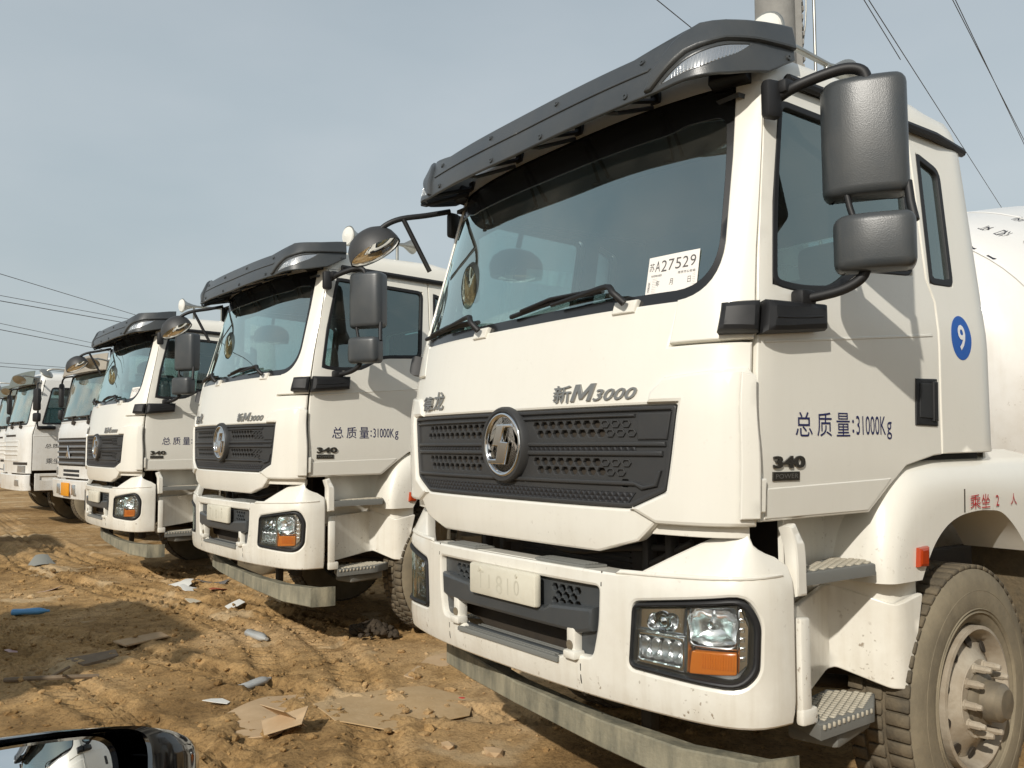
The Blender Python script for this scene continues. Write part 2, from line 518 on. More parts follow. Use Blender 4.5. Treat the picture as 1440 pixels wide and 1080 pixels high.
M_LENS = glass('clear_lens', (.93, .94, .94), 1.0, 1.45)
M_GLASS = glass('windshield_glass', (.60, .75, .73), 1.9, 1.52, .27)
M_DUSTYGLASS = glass('dusty_windshield', (.50, .60, .56), 1.9, 1.52, .10, .45)
M_SIDEGLASS = glass('door_glass', (.42, .57, .56), 1.9, 1.52, .11)
M_AMBER = mat('amber_lens', (.58, .165, .012), .18, coat=.5)
M_RED = mat('red_lens', (.40, .045, .008), .2, coat=.5)
M_STEEL = mat('weathered_steel', (.11, .11, .085), .8, col2=(.34, .31, .22), noise_amt=1.3, nscale=3, nvec=(3, 3, .8), bump=.35, bscale=60)
M_TREAD = mat('tread_plate', (.36, .33, .26), .7, col2=(.52, .47, .37), noise_amt=.8, nscale=14, bump=.2, bscale=90)
M_STEPEDGE = mat('step_edge', (.17, .17, .155), .6)
M_TYRE = mat('dusty_tyre', (.055, .048, .036), .9, col2=(.19, .15, .095), noise_amt=.8, nscale=10, bump=.35, bscale=70)
M_WALL = mat('dusty_sidewall', (.34, .285, .19), .9, col2=(.115, .098, .07), noise_amt=.5, nscale=6, bump=.2, bscale=60)
M_RIM = mat('dusty_rim', (.50, .45, .36), .7, col2=(.25, .19, .125), noise_amt=.7, nscale=8, bump=.2, bscale=60)
M_HUB = mat('greasy_hub', (.13, .115, .095), .5, .3, col2=(.3, .25, .17), noise_amt=.7, nscale=14)
M_FLAP = mat('mud_flap', (.17, .125, .07), .95, col2=(.09, .075, .05), noise_amt=.9, nscale=16, bump=.7, bscale=50)
M_PLATE = mat('plate_blank', (.74, .71, .60), .5, col2=(.55, .51, .40), noise_amt=.5, nscale=9)
M_MARK = mat('worn_plate_marks', (.55, .52, .42), .7)
M_NAVY = mat('navy_lettering', (.012, .015, .09), .5)
M_INK = mat('black_lettering', (.02, .02, .03), .5)
M_REDINK = mat('red_lettering', (.45, .015, .02), .5)
M_BLUE = mat('blue_sticker', (.004, .095, .42), .4)
M_STICK = mat('white_lettering', (.8, .8, .8), .5)
M_PAPER = mat('paper', (.80, .77, .72), .8)
M_GREYINK = mat('grey_print', (.10, .095, .095), .7)
M_MIRROR = mat('mirror_glass', (.86, .88, .89), .015, 1.0)
M_HORN = mat('horn_metal', (.46, .46, .43), .35, .8, col2=(.33, .32, .28), noise_amt=.6, nscale=12)
M_ORANGE = mat('orange_plate', (.75, .30, .01), .5)
M_RAD = mat('radiator_fins', (.075, .07, .065), .6)
M_GLOSSBLK = mat('black_car_paint', (.006, .006, .007), .06, coat=1.0)
M_CONC = mat('pole_concrete', (.30, .295, .275), .9, col2=(.19, .185, .175), noise_amt=.8, nscale=5, bump=.3, bscale=25)
M_WIRE = mat('wire', (.06, .06, .065), .6)
M_CARD = mat('cardboard', (.53, .385, .235), .9, col2=(.40, .27, .145), noise_amt=.7, nscale=7, bump=.25, bscale=18)
M_BOARD = mat('old_board', (.24, .18, .12), .9, col2=(.15, .11, .07), noise_amt=.8, nscale=8)
M_BLUEBAG = mat('blue_plastic', (.10, .30, .55), .35)
M_CLEAR = mat('scuffed_bottle_plastic', (.36, .39, .40), .3, coat=.3, col2=(.46, .45, .42), noise_amt=.6, nscale=20)
M_LITTER = mat('white_litter', (.72, .71, .66), .7)
M_PINKBAG = mat('pale_pink_plastic', (.42, .28, .27), .5)
# plan curve of the cab, one half, as arclength polyline
def _plan(flat, k, x0, X, y1, yr, Yb, rc):
    pts=[]
    n=24
    for i in range(n+1):
        x=x0*i/n; pts.append((x,flat+k*x**3))
    sl=3*k*x0*x0; ya=pts[-1][1]; c=(X,ya+(X-x0)*sl)
    for i in range(1,15):
        t=i/14; a=(1-t)**2;b=2*t*(1-t);d=t*t
        pts.append((a*x0+b*c[0]+d*X,a*ya+b*c[1]+d*y1))
    m=14
    for i in range(1,m+1): pts.append((X,y1+(Yb-rc-y1)*i/m))
    for i in range(1,7):
        t=i/6*math.pi/2; pts.append((X-rc+rc*math.cos(t),Yb-rc+rc*math.sin(t)))
    for i in range(1,5): pts.append(((X-rc)*(1-i/4),Yb))
    s=[0]
    for a,b in zip(pts,pts[1:]): s.append(s[-1]+math.hypot(b[0]-a[0],b[1]-a[1]))
    return pts,s
def _at(pl,u):
    pts,s=pl
    sg=1 if u>=0 else -1; u=abs(u)
    if u>=s[-1]: u=s[-1]-1e-6
    lo,hi=0,len(s)-1
    while hi-lo>1:
        m=(lo+hi)//2
        if s[m]<=u: lo=m
        else: hi=m
    t=(u-s[lo])/(s[hi]-s[lo]); a,b=pts[lo],pts[hi]
    return sg*(a[0]+(b[0]-a[0])*t), a[1]+(b[1]-a[1])*t
def lerp(tab,v):
    if v<=tab[0][0]: return tab[0][1]
    for (a,p),(b,q) in zip(tab,tab[1:]):
        if v<=b: return p+(q-p)*(v-a)/(b-a)
    return tab[-1][1]
def smooth(tab,v,h=.03): return (lerp(tab,v-h)+2*lerp(tab,v)+lerp(tab,v+h))/4
CAB=_plan(-.037,.085,1.0,1.213,.27,0,1.86,.10)
LEAN=[(1.17,.02),(1.22,.004),(1.34,0),(1.74,0),(1.95,.032),(2.12,.062),(2.98,.285),(3.3,.37)]
TUM=[(1.30,.012),(1.52,0),(2.05,0),(2.95,.10),(3.2,.14)]
def cab(u,z,h=0):
    x,y=_at(CAB,u)
    w=1.0 if y<.1 else max(0,1-.3*(y-.1)/.12) if y<.22 else max(0,.7*(1-(y-.22)/1.45))
    y+=smooth(LEAN,z)*w
    x*=1-smooth(TUM,z)/1.213
    return (x,y,z)
BUM=_plan(-.042,.085,1.03,1.243,.30,0,.9,.05)
BLEAN=[(.57,.045),(.62,.012),(.68,0),(1.10,0),(1.14,.02),(1.31,.12)]
def bum(u,z,h=0):
    x,y=_at(BUM,u)
    w=1.0 if y<.3 else .3
    o=smooth(BLEAN,z,.015)
    t=min(1,max(0,(y-.06)/.22)); t=t*t*(3-2*t)
    return (x-(1 if x>0 else -1)*o*.8*t,y+o*(1-t),z)
VIS=_plan(.0,.055,.98,1.165,.37,0,.9,.05)
VL=[(2.9,.010),(2.93,.018),(3.02,.030),(3.06,.050),(3.14,.085),(3.2,.12),(3.26,.17)]
def vis(u,z,h=0):
    x,y=_at(VIS,u)
    w=1 if y<.2 else max(0,1-(y-.2)/.3)
    o=smooth(VL,z,.015)
    return (x*(1-.3*o),y+o*w,z)
# ------------------------------------------------------------------ the mixer truck
WHEEL = (1.58, .50)      # y and z of the front axle

def wheel_parts(parent, x, y, z, side, rad=.55, wid=.30):
    """a dusty truck wheel whose outer face looks along side * x"""
    s = side
    w = empty('wheel'); w.parent = parent; w.location = (x, y, z)
    t = MB()
    prof = [(.30, .05), (.33, .0), (.40, -.014), (.48, -.012), (.525, -.002), (.545, .012), (rad, .03), (rad, wid - .07), (.548, wid - .035), (.48, wid), (.33, wid), (.30, wid - .05)]
    # side wall and carcass
    lathe(t, [(r, -s * d) for r, d in prof[:6]], ax=(1, 0, 0), n=64, mi=1, caps=False)
    lathe(t, [(r, -s * d) for r, d in prof[5:9]], ax=(1, 0, 0), n=64, mi=0, caps=False)
    lathe(t, [(r, -s * d) for r, d in prof[8:]], ax=(1, 0, 0), n=64, mi=1, caps=False)
    # tread blocks, a staggered row on each shoulder
    nb = 60
    for k in range(nb):
        a = 2 * math.pi * k / nb
        for row, (d0, d1) in enumerate(((.008, .105), (.122, .19), (.205, wid - .03))):
            aa = a + (math.pi / nb if row == 1 else .3 / nb * row)
            c = Vector((-s * (d0 + d1) / 2, math.cos(aa) * (rad + .004), math.sin(aa) * (rad + .004)))
            R = Matrix.Rotation(aa - math.pi / 2, 3, 'X')
            rbox(t, c, (d1 - d0, 2 * math.pi * rad / nb * .86, .018), .004, R, mi=0, seg=1)
    # raised ring lines on the side wall
    for r in (.36, .375, .455):
        lathe(t, [(r - .004, s * .008), (r, s * .014), (r + .004, s * .008)], ax=(1, 0, 0), n=64, mi=1, caps=False)
    obj('tyre', t, [M_TYRE, M_WALL], w, ang=50, recalc=True)
    r = MB()
    lathe(r, [(.302, -s * .04), (.305, s * .012), (.290, s * .016), (.278, s * .004), (.270, -s * .03), (.255, -s * .045), (.20, -s * .02), (.168, s * .012), (.10, s * .014), (.10, -s * .1)], ax=(1, 0, 0), n=64, caps=False)
    h = r
    for k in range(10):            # vent holes as dark discs set in the dish
        a = 2 * math.pi * (k + .5) / 10
        c = Vector((-s * .028, math.cos(a) * .236, math.sin(a) * .236))
        lathe(h, [(.026, 0), (.0265, s * .006), (0.0, s * .0065)], c=c, ax=(s * .9, math.cos(a) * .35, math.sin(a) * .35) if s > 0 else (.9, -math.cos(a) * .35, -math.sin(a) * .35), n=16, mi=1)
    obj('rim', r, [M_RIM, M_UNDER], w, ang=40, recalc=True)
    hub = MB()
    lathe(hub, [(.115, s * .0), (.115, s * .03), (.10, s * .045), (.085, s * .05), (.08, s * .11), (.06, s * .13), (0, s * .135)], ax=(1, 0, 0), n=28)
    obj('hub_cap', hub, M_HUB, w, recalc=True)
    n = MB()
    lathe(n, [(.168, s * .0125), (.165, s * .017), (.118, s * .017), (.116, s * .0125)], ax=(1, 0, 0), n=40, caps=False)
    for k in range(10):
        a = 2 * math.pi * k / 10
        c = Vector((s * .012, math.cos(a) * .142, math.sin(a) * .142))
        lathe(n, [(.022, 0), (.022, s * .012), (.017, s * .014), (.017, s * .055), (.014, s * .057), (.0125, s * .072), (.010, s * .077), (0, s * .078)], c=c, ax=(1, 0, 0), n=8)
    obj('wheel_nut', n, M_RIM, w, ang=25, recalc=True)
    return w

GR = [(-.995, 1.745), (.995, 1.742), (.945, 1.425), (.777, 1.355), (-.777, 1.358), (-.945, 1.425)]
DOOR = [(1.300, 1.320, .02), (1.936, 1.325, .03), (2.064, 1.420, .06), (2.185, 1.502, .08), (2.39, 1.541, .05), (2.448, 1.545, .01), (2.448, 2.20, .1), (2.40, 2.30, .1), (2.385, 2.99, .06), (1.302, 2.995, .02), (1.270, 2.31, .2), (1.272, 2.06, .2), (1.296, 1.544, .1)]
DWIN = [(1.352, 2.178, .05), (1.50, 2.165, .06), (1.715, 2.178, .08), (1.90, 2.285, .08), (2.30, 2.305, .06), (2.325, 2.885, .06), (1.392, 2.925, .05), (1.352, 2.50, .3)]
REAR = [(2.455, 1.548), (3.02, 1.553), (3.02, 2.99), (2.393, 2.99), (2.408, 2.30), (2.455, 2.20)]
QWIN = [(2.432, 2.283, .03), (2.62, 2.285, .04), (2.64, 2.825, .05), (2.448, 2.88, .03)]
def arc3(a, c, b, n=9): return [((1 - t) ** 2 * a[0] + 2 * t * (1 - t) * c[0] + t * t * b[0], (1 - t) ** 2 * a[1] + 2 * t * (1 - t) * c[1] + t * t * b[1], 0) for t in [k / n for k in range(n + 1)]]
WCORNER = arc3((.955, 2.133), (1.118, 2.142), (1.128, 2.34))
PILLAR = [(.936, 1.969, .008), (1.264, 1.969, .008), (1.264, 2.31, .2), (1.296, 2.995, .01), (1.118, 3.005, .01), (1.128, 2.687, .2)] + WCORNER[::-1]
FAIR = [(.862, 1.747, .004), (.872, 1.790, .03), (.93, 1.842, .05), (1.11, 1.858, .1), (1.245, 1.865, .03), (1.270, 1.84, .03), (1.287, 1.56, .1), (1.281, 1.305, .01), (.905, 1.305, .06), (.80, 1.350, .02), (.780, 1.353, .004), (.949, 1.423, .01), (.999, 1.746, .01)]

def headlight(parent, sg):
    """sg +1: the one on the truck's left side"""
    f = (lambda p: p) if sg > 0 else flip
    OUT = [(.787, 1.006, .03), (1.237, 1.065, .06), (1.285, .98, .03), (1.275, .81, .03), (1.215, .752, .06), (.766, .771, .03)]
    INN = [(.801, .993, .02), (1.216, 1.046, .04), (1.262, .968, .03), (1.254, .822, .03), (1.203, .770, .04), (.781, .786, .02)]
    o = empty('headlight'); o.parent = parent
    m = MB()
    panel(m, bum, f(OUT), [f(INN)], h=.010, t=.06, b=.008, rr=.02, res=.04)
    obj('lamp_surround', m, M_BLACK, o)
    m = MB(); panel(m, bum, f([(.788, 1.0), (1.230, 1.055), (1.272, .975), (1.262, .812), (1.212, .762), (.772, .778)]), h=-.056, t=.004, b=0, res=.05)
    obj('lamp_housing', m, M_LAMPBODY, o)
    m = MB()      # bright bezels that frame the four chambers
    for fr, ho in (([(.792, .915, .01), (.996, .915, .01), (1.010, 1.016, .01), (.800, .990, .02)], [(.84, .922, .03), (.965, .922, .03), (.978, .985, .03), (.848, .972, .03)]),
                   ([(1.008, .880, .01), (1.206, .880, .01), (1.212, 1.042, .01), (1.022, 1.018, .01)], [(1.022, .890, .03), (1.196, .890, .03), (1.200, 1.026, .03), (1.036, 1.006, .03)])):
        panel(m, bum, f(fr), [bez_round(f(ho), .02)], h=-.018, t=.040, b=.006, res=.04)
    panel(m, bum, f([(.786, .788, .01), (.998, .782, .01), (1.002, .908, .01), (.792, .908, .01)]), [bez_round(f([(.800, .808), (.986, .804), (.990, .890), (.804, .890)]), .012)], h=-.016, t=.04, b=.006, res=.04)
    panel(m, bum, f([(1.004, .785, .005), (1.014, .785, .005), (1.03, 1.012, .005), (1.016, 1.010, .005)]), h=-.010, t=.04, b=.004, res=.05)
    panel(m, bum, f([(.79, .906, .003), (1.01, .906, .003), (1.01, .914, .003), (.79, .914, .003)]), h=-.010, t=.04, b=.003, res=.05)
    panel(m, bum, f([(1.204, .80, .01), (1.243, .83, .01), (1.25, .96, .02), (1.222, 1.025, .02), (1.208, 1.02, .01)]), h=-.020, t=.03, b=.006, res=.05)
    obj('lamp_bezel', m, M_BEZEL, o)
    def bowl(u, z, W, H, depth, nm, h0=-.058, ns=2.0, fl=0):
        q = MB(); P = at(bum, sg * u, z, h0); N = nrm(bum, sg * u, z)
        a = Vector((0, 0, 1)).cross(N).normalized(); b = N.cross(a)
        rings = [(1.0, depth), (.93, depth * .74), (.78, depth * .44), (.55, depth * .18), (.3, depth * .05), (.12, 0)]
        n = 36; vs = []; fs = []
        for r, d in rings:
            for k in range(n):
                t = 2 * math.pi * k / n; cx, cz = math.cos(t), math.sin(t); e = 2 / ns
                w = 1 + fl * .10 * math.sin(t * 7) * r
                vs.append(P + a * (math.copysign(abs(cx) ** e, cx) * W * r * w) + b * (math.copysign(abs(cz) ** e, cz) * H * r * w) + N * d)
        for i in range(len(rings) - 1):
            for k in range(n):
                j = (k + 1) % n; fs.append((i * n + k, i * n + j, (i + 1) * n + j, (i + 1) * n + k))
        fs.append(tuple(range((len(rings) - 1) * n, len(rings) * n)))
        q.add(vs, fs); return obj(nm, q, M_REFL, o)
    bowl(1.114, .956, .088, .062, .042, 'main_reflector', ns=3.4, fl=.5)
    bowl(.905, .956, .082, .036, .033, 'dipped_reflector', ns=3.0)
    N = nrm(bum, sg * .912, .953)
    q = MB(); lathe(q, [(.038, -.055), (.038, -.012), (.032, -.006), (.029, -.014), (.029, -.03)], c=at(bum, sg * .912, .953, 0), ax=N, n=28, caps=False)
    lathe(q, [(.029, -.026), (.025, -.015), (.016, -.008), (.007, -.006), (0, -.005)], c=at(bum, sg * .912, .953, 0), ax=N, n=24, mi=1)
    obj('projector_lamp', q, [M_CHROME, M_MIRROR], o, recalc=True)
    q = MB(); lathe(q, [(.010, -.055), (.011, -.025), (.006, -.018), (0, -.016)], c=at(bum, sg * 1.10, .960, 0), ax=nrm(bum, sg * 1.10, .96), n=14)
    obj('bulb', q, M_CHROME, o, recalc=True)
    for u in (.826, .874, .922, .966): bowl(u, .849, .023, .040, .032, 'fog_reflector', ns=2.6)
    q = MB(); panel(q, bum, f([(1.016, .784), (1.198, .796), (1.203, .872), (1.028, .866)]), h=-.016, t=.03, b=.005, rr=.008, res=.03)
    for i in range(13):
        u = 1.07 + i * .0095
        panel(q, bum, f([(u, .812), (u + .005, .812), (u + .006, .864), (u + .001, .864)]), h=-.013, t=.004, b=.0015, res=.05)
    obj('indicator_lens', q, M_AMBER, o)
    q = MB()
    for i in range(5):
        z = .985 - i * .033
        panel(q, bum, f([(1.213, z - .008), (1.232, z - .008), (1.232, z + .008), (1.213, z + .008)]), h=-.016, t=.008, b=.003, res=.03)
    obj('running_light', q, M_REFL, o)
    q = MB(); panel(q, bum, f(INN), h=-.003, t=0, b=0, rr=.02, res=.05)
    obj('lamp_cover', q, M_LENS, o)

def side_mirrors(parent, sg):
    """door mirror pair with its arms, turned outwards"""
    mm = empty('door_mirror'); mm.parent = parent
    def flipx(q): return q if sg > 0 else q.mirrored()
    PL = [(-.148, .13, .02), (-.152, .05, .05), (-.118, -.005, .06), (-.03, -.030, .1), (.125, -.022, .05), (.150, .012, .03), (.148, .13, .02)]
    def Mx(c, k=1.0): return Matrix.Translation(Vector(c)) @ Matrix.Rotation(math.radians(34), 4, 'Z') @ Matrix.Diagonal((k, k, 1, 1))
    q = MB(); pillow(q, PL, 2.492, 2.935, .035, Mx((1.425, .575, 0)), rp=.03)
    obj('mirror_shell', flipx(q), M_PLASTIC, mm, recalc=True)
    q = MB(); M = Mx((1.425, .575, 0))
    q.add([M @ Vector(p) for p in ((-.125, .134, 2.53), (.128, .134, 2.53), (.128, .134, 2.90), (-.125, .134, 2.90))], [(0, 3, 2, 1)])
    obj('mirror_face', flipx(q), M_MIRROR, mm)
    q = MB(); pillow(q, PL, 2.205, 2.408, .035, Mx((1.49, .52, 0), .92), rp=.03)
    obj('wide_mirror_shell', flipx(q), M_PLASTIC, mm, recalc=True)
    q = MB(); M = Mx((1.49, .52, 0), .92)
    q.add([M @ Vector(p) for p in ((-.125, .134, 2.235), (.128, .134, 2.235), (.128, .134, 2.375), (-.125, .134, 2.375))], [(0, 3, 2, 1)])
    obj('wide_mirror_face', flipx(q), M_MIRROR, mm)
    q = MB()
    tube(q, [(1.175, .42, 2.90), (1.24, .44, 2.925), (1.33, .50, 2.955), (1.39, .545, 2.965), (1.43, .575, 2.945), (1.44, .585, 2.89)], .021, smooth=5); obj('mirror_arm', flipx(q), M_BLACK, mm, recalc=True); q = MB()
    tube(q, [(1.36, .545, 2.53), (1.375, .55, 2.45), (1.395, .555, 2.38)], .012); obj('mirror_link', flipx(q), M_BLACK, mm, recalc=True); q = MB()
    tube(q, [(1.53, .67, 2.53), (1.545, .66, 2.45), (1.565, .65, 2.38)], .016); obj('mirror_link', flipx(q), M_BLACK, mm, recalc=True); q = MB()
    tube(q, [(1.44, .55, 2.24), (1.425, .535, 2.185), (1.36, .50, 2.145), (1.25, .45, 2.125)], .019, smooth=5)
    obj('mirror_arm', flipx(q), M_BLACK, mm, recalc=True)
    q = MB()
    rbox(q, (1.168, .385, 2.885), (.05, .075, .15), .02, rotz(-.2)); rbox(q, (1.20, .425, 2.93), (.055, .06, .055), .015); obj('mirror_bracket', flipx(q), M_BLACK, mm); q = MB()
    rbox(q, (1.243, .445, 2.128), (.06, .085, .06), .015)
    obj('mirror_bracket', flipx(q), M_BLACK, mm)
    return mm

def mixer_truck():
    T = empty('mixer_truck')
    # ---- outer skin
    m = MB()
    HOOD = [(-.972, 2.132, .01), (-.936, 1.960, .008), (-1.262, 1.960, .006), (-1.268, 1.80, .02), (-1.287, 1.56, .05), (-1.278, 1.306, .01), (-.896, 1.302, .05), (-.815, 1.232, .12), (-.60, 1.176, .06), (.60, 1.176, .06), (.815, 1.232, .12), (.896, 1.302, .05), (1.278, 1.306, .01), (1.287, 1.56, .05), (1.268, 1.80, .02), (1.262, 1.960, .006), (.936, 1.960, .008), (.972, 2.132, .01)]
    panel(m, cab, HOOD, [bez_round(GR, .02)], t=.05, b=.012, res=.05)
    panel(m, cab, [(.86, 1.262), (1.275, 1.262), (1.275, 1.315), (.88, 1.315)], h=-.028, t=.01, b=.003)
    panel(m, cab, flip([(.86, 1.262), (1.275, 1.262), (1.275, 1.315), (.88, 1.315)]), h=-.028, t=.01, b=.003)
    for u in (.70, -.315):         # little blisters at the wiper pivots
        panel(m, cab, [(u - .055, 2.105, .01), (u + .06, 2.105, .01), (u + .075, 2.155, .01), (u - .045, 2.155, .01)], h=.012, t=.03, b=.006)
    hood = obj('front_panel', m, M_WHITE, T)
    for f in (lambda p: p, flip):
        m = MB(); panel(m, cab, f(FAIR), h=.016, t=.03, b=.015, res=.05); obj('corner_fairing', m, M_WHITE, T)
        m = MB(); panel(m, cab, f([(1.215, 1.335, .02), (1.280, 1.335, .01), (1.276, 1.60, .1), (1.264, 1.835, .02), (1.215, 1.845, .02)]), h=.036, t=.012, b=.005, res=.04)
        for z_ in (1.40, 1.51, 1.62, 1.73): panel(m, cab, f([(1.218, z_), (1.270, z_), (1.270, z_ + .014), (1.218, z_ + .014)]), h=.028, t=.04, b=.002, res=.05)
        obj('corner_deflector', m, M_WHITE, T)
        m = MB(); panel(m, cab, f(PILLAR), h=.002, t=.04, b=.006, res=.06); obj('windshield_pillar', m, M_WHITE, T)
    def strip(pl, h, t, b, nm, mt, par, mapf=cab, res=.06, rr=0):
        for f in (lambda p: p, flip):
            m = MB(); panel(m, mapf, f(pl), h=h, t=t, b=b, res=res, rr=rr); obj(nm, m, mt, par)
    for sg, f in ((1, lambda p: p), (-1, flip)):
        m = MB(); panel(m, cab, f(DOOR), [f(DWIN)], t=.045, b=.006, res=.07)
        d = obj('door', m, M_WHITE, T)
        # pressed belt line and lower swage, slight raised bands
        m = MB()
        panel(m, cab, f([(1.31, 1.955, .006), (2.40, 2.045, .006), (2.40, 2.056, .006), (1.31, 1.966, .006)]), h=.0025, t=.003, b=.0025, res=.08)
        panel(m, cab, f([(1.32, 1.33, .02), (1.925, 1.334, .04), (2.05, 1.43, .04), (2.075, 1.455, .02), (1.33, 1.438, .02)]), h=.0035, t=.0035, b=.0035, res=.07)
        obj('door_swage', m, M_WHITE, d)
        m = MB(); O = bez_round(f(DWIN), .05); panel(m, cab, inset(O if area(O) > 0 else O[::-1], -.006), [inset(O if area(O) > 0 else O[::-1], .024)], h=.004, t=.02, b=.005, res=.06)
        obj('window_seal', m, M_BLACK, d)
        m = MB(); panel(m, cab, f(DWIN), h=-.012, t=0, b=0, rr=.05, res=.1); obj('door_window', m, M_SIDEGLASS, d)
        m = MB()
        HND = [(2.255, 1.668, .03), (2.415, 1.664, .03), (2.418, 1.865, .03), (2.262, 1.862, .03)]
        panel(m, cab, f(HND), h=.008, t=.01, b=.006, res=.04)
        panel(m, cab, f([(2.275, 1.70, .02), (2.385, 1.695, .02), (2.39, 1.845, .02), (2.282, 1.842, .02)]), h=.0125, t=.004, b=.003, res=.04, mi=1)
        panel(m, cab, f([(2.368, 1.685, .01), (2.402, 1.685, .01), (2.405, 1.852, .01), (2.372, 1.852, .01)]), h=.020, t=.012, b=.006, res=.04)
        obj('door_handle', m, [M_BLACK, M_DARK], d)
        m = MB(); panel(m, cab, f([(1.286, 1.355, .006), (1.312, 1.355, .006), (1.312, 1.475, .006), (1.286, 1.475, .006)]), h=.02, t=.02, b=.006, res=.04)
        obj('door_hinge', m, M_WHITE, d)
        m = MB(); panel(m, cab, f(REAR), [f(QWIN)], t=.045, b=.005, res=.07); sp = obj('side_panel', m, M_WHITE, T)
        m = MB(); O = bez_round(f(QWIN), .04); O = O if area(O) > 0 else O[::-1]
        panel(m, cab, inset(O, -.006), [inset(O, .026)], h=.004, t=.02, b=.005, res=.06); obj('window_seal', m, M_BLACK, sp)
        m = MB(); panel(m, cab, f(QWIN), h=-.010, t=0, b=0, rr=.04, res=.1); obj('quarter_window', m, M_SIDEGLASS, sp)
        # drip rail
        m = MB(); P = [at(cab, sg * u, 3.012 - .045 * (u - 1.4) / 1.5, .022) for u in (1.42, 1.7, 2.0, 2.3, 2.6, 2.92)]
        tube(m, P, .021, n=8); obj('drip_rail', m, M_BLACK, T)
        if sg > 0:
            m = MB()
            text_on(m, cab, '总', 1.487, 1.585, 1.622, 1.712); text_on(m, cab, '质', 1.612, 1.70, 1.622, 1.712); text_on(m, cab, '量', 1.728, 1.812, 1.622, 1.712)
            text_on(m, cab, ':', 1.826, 1.838, 1.636, 1.686)
            text_on(m, cab, '31000K', 1.852, 2.045, 1.628, 1.702); text_on(m, cab, 'g', 2.053, 2.086, 1.610, 1.680)
            obj('weight_lettering', m, M_NAVY, d)
            m = MB(); text_on(m, cab, '340', 1.357, 1.532, 1.508, 1.552, thick=.006, offset=.035)
            panel(m, cab, [(1.357, 1.464, .006), (1.503, 1.463, .006), (1.503, 1.495, .006), (1.357, 1.496, .006)], h=.006, t=.006, b=.002)
            obj('power_badge', m, M_BADGE, d)
            m = MB(); text_on(m, cab, 'POWER', 1.368, 1.492, 1.472, 1.488, h=.0075); obj('badge_lettering', m, M_SATIN, d)
    # rear wall and roof
    m = MB(); panel(m, lambda u, z: (-u, 1.862, z), [(-1.15, 1.40), (1.15, 1.40), (1.12, 2.25), (1.02, 3.0), (-1.02, 3.0), (-1.12, 2.25)], [[(-.5, 2.2), (.5, 2.2), (.48, 2.7), (-.48, 2.7)]], t=.03, b=.01, res=.15, rr=.08)
    rw = obj('rear_wall', m, M_WHITE, T)
    m = MB(); panel(m, lambda u, z: (-u, 1.855, z), [(-.52, 2.18), (.52, 2.18), (.5, 2.72), (-.5, 2.72)], t=0, b=0, res=.2); obj('rear_window', m, M_SIDEGLASS, rw)
    m = MB(); n = 120; UM = CAB[1][-1]; rings = []
    for z, d in ((2.995, .0), (3.05, .006), (3.095, .018), (3.135, .045), (3.165, .095), (3.185, .19), (3.198, .34), (3.205, .6)):
        ring = []
        for k in range(n):
            u = -UM + 2 * UM * (k + .5) / n
            p = Vector(cab(u, min(z, 3.02))); c = Vector((0, 1.05, 0)); v = Vector((p.x, p.y, 0)) - c
            d_ = d * (1 + 1.6 * max(0, min(1, (v.y - .45) / .35))); v = v * max(0.02, 1 - d_ / max(v.length, .01)); ring.append((c.x + v.x, c.y + v.y, z))
        rings.append(ring)
    m.add([q for r in rings for q in r], [(i * n + k, i * n + (k + 1) % n, (i + 1) * n + (k + 1) % n, (i + 1) * n + k) for i in range(len(rings) - 1) for k in range(n)] + [tuple((len(rings) - 1) * n + k for k in range(n))])
    obj('roof', m, M_WHITE, T, ang=60)
    # ---- windshield
    WS = WCORNER + [(1.127, 2.69, .2), (1.112, 2.999, .04), (-1.112, 2.999, .04), (-1.127, 2.69, .2)] + flip(WCORNER)
    O = bez_round(WS, .05)
    m = MB(); panel(m, cab, WS, h=-.012, t=0, b=0, rr=.04, res=.12); ws = obj('windshield', m, M_GLASS, T)
    WIN = arc3((.94, 2.176), (1.098, 2.182), (1.104, 2.36)); INW = flip(WIN) + WIN + [(1.102, 2.69, .2), (1.085, 2.868, .05), (.9, 2.872, .03), (.82, 2.852, .05), (-.82, 2.845, .05), (-.9, 2.866, .03), (-1.085, 2.866, .05), (-1.102, 2.69, .2)]
    m = MB(); panel(m, cab, inset(O, -.004), [bez_round(INW, .04)], h=-.009, t=.004, b=.0015, res=.07); obj('windshield_border', m, M_FRIT, ws)
    for up, a0, a1 in ((.70, .0, -.72), (-.315, -.36, -1.02)):
        w = MB()
        p0 = at(cab, up + .03, 2.135, .035); p1 = at(cab, up - .06, 2.205, .055); p2 = at(cab, up - .42, 2.185, .030)
        tube(w, [p0, p0.lerp(p1, .4) + Vector((0, -.02, .012)), p1, p1.lerp(p2, .5), p2], lambda t: .016 - .008 * t, smooth=4)
        b0 = at(cab, up - .02, 2.188, .012); b1 = at(cab, a1 * 1.0, 2.166, .012)
        if up < 0: b0 = at(cab, -.34, 2.188, .012); b1 = at(cab, -1.02, 2.175, .012)
        else: b0 = at(cab, .58, 2.212, .012); b1 = at(cab, -.05, 2.178, .012)
        tube(w, [b0, b0.lerp(b1, .5) + Vector((0, -.004, .012)), b1], .011, n=6, smooth=4)
        tube(w, [b0.lerp(b1, .1) + Vector((0, -.014, .010)), b0.lerp(b1, .5) + Vector((0, -.02, .024)), b0.lerp(b1, .85) + Vector((0, -.014, .010))], .008, n=6)
        obj('wiper', w, M_BLACK, ws, recalc=True)
    # ---- sun visor over the windshield
    v = empty('sun_visor'); v.parent = T
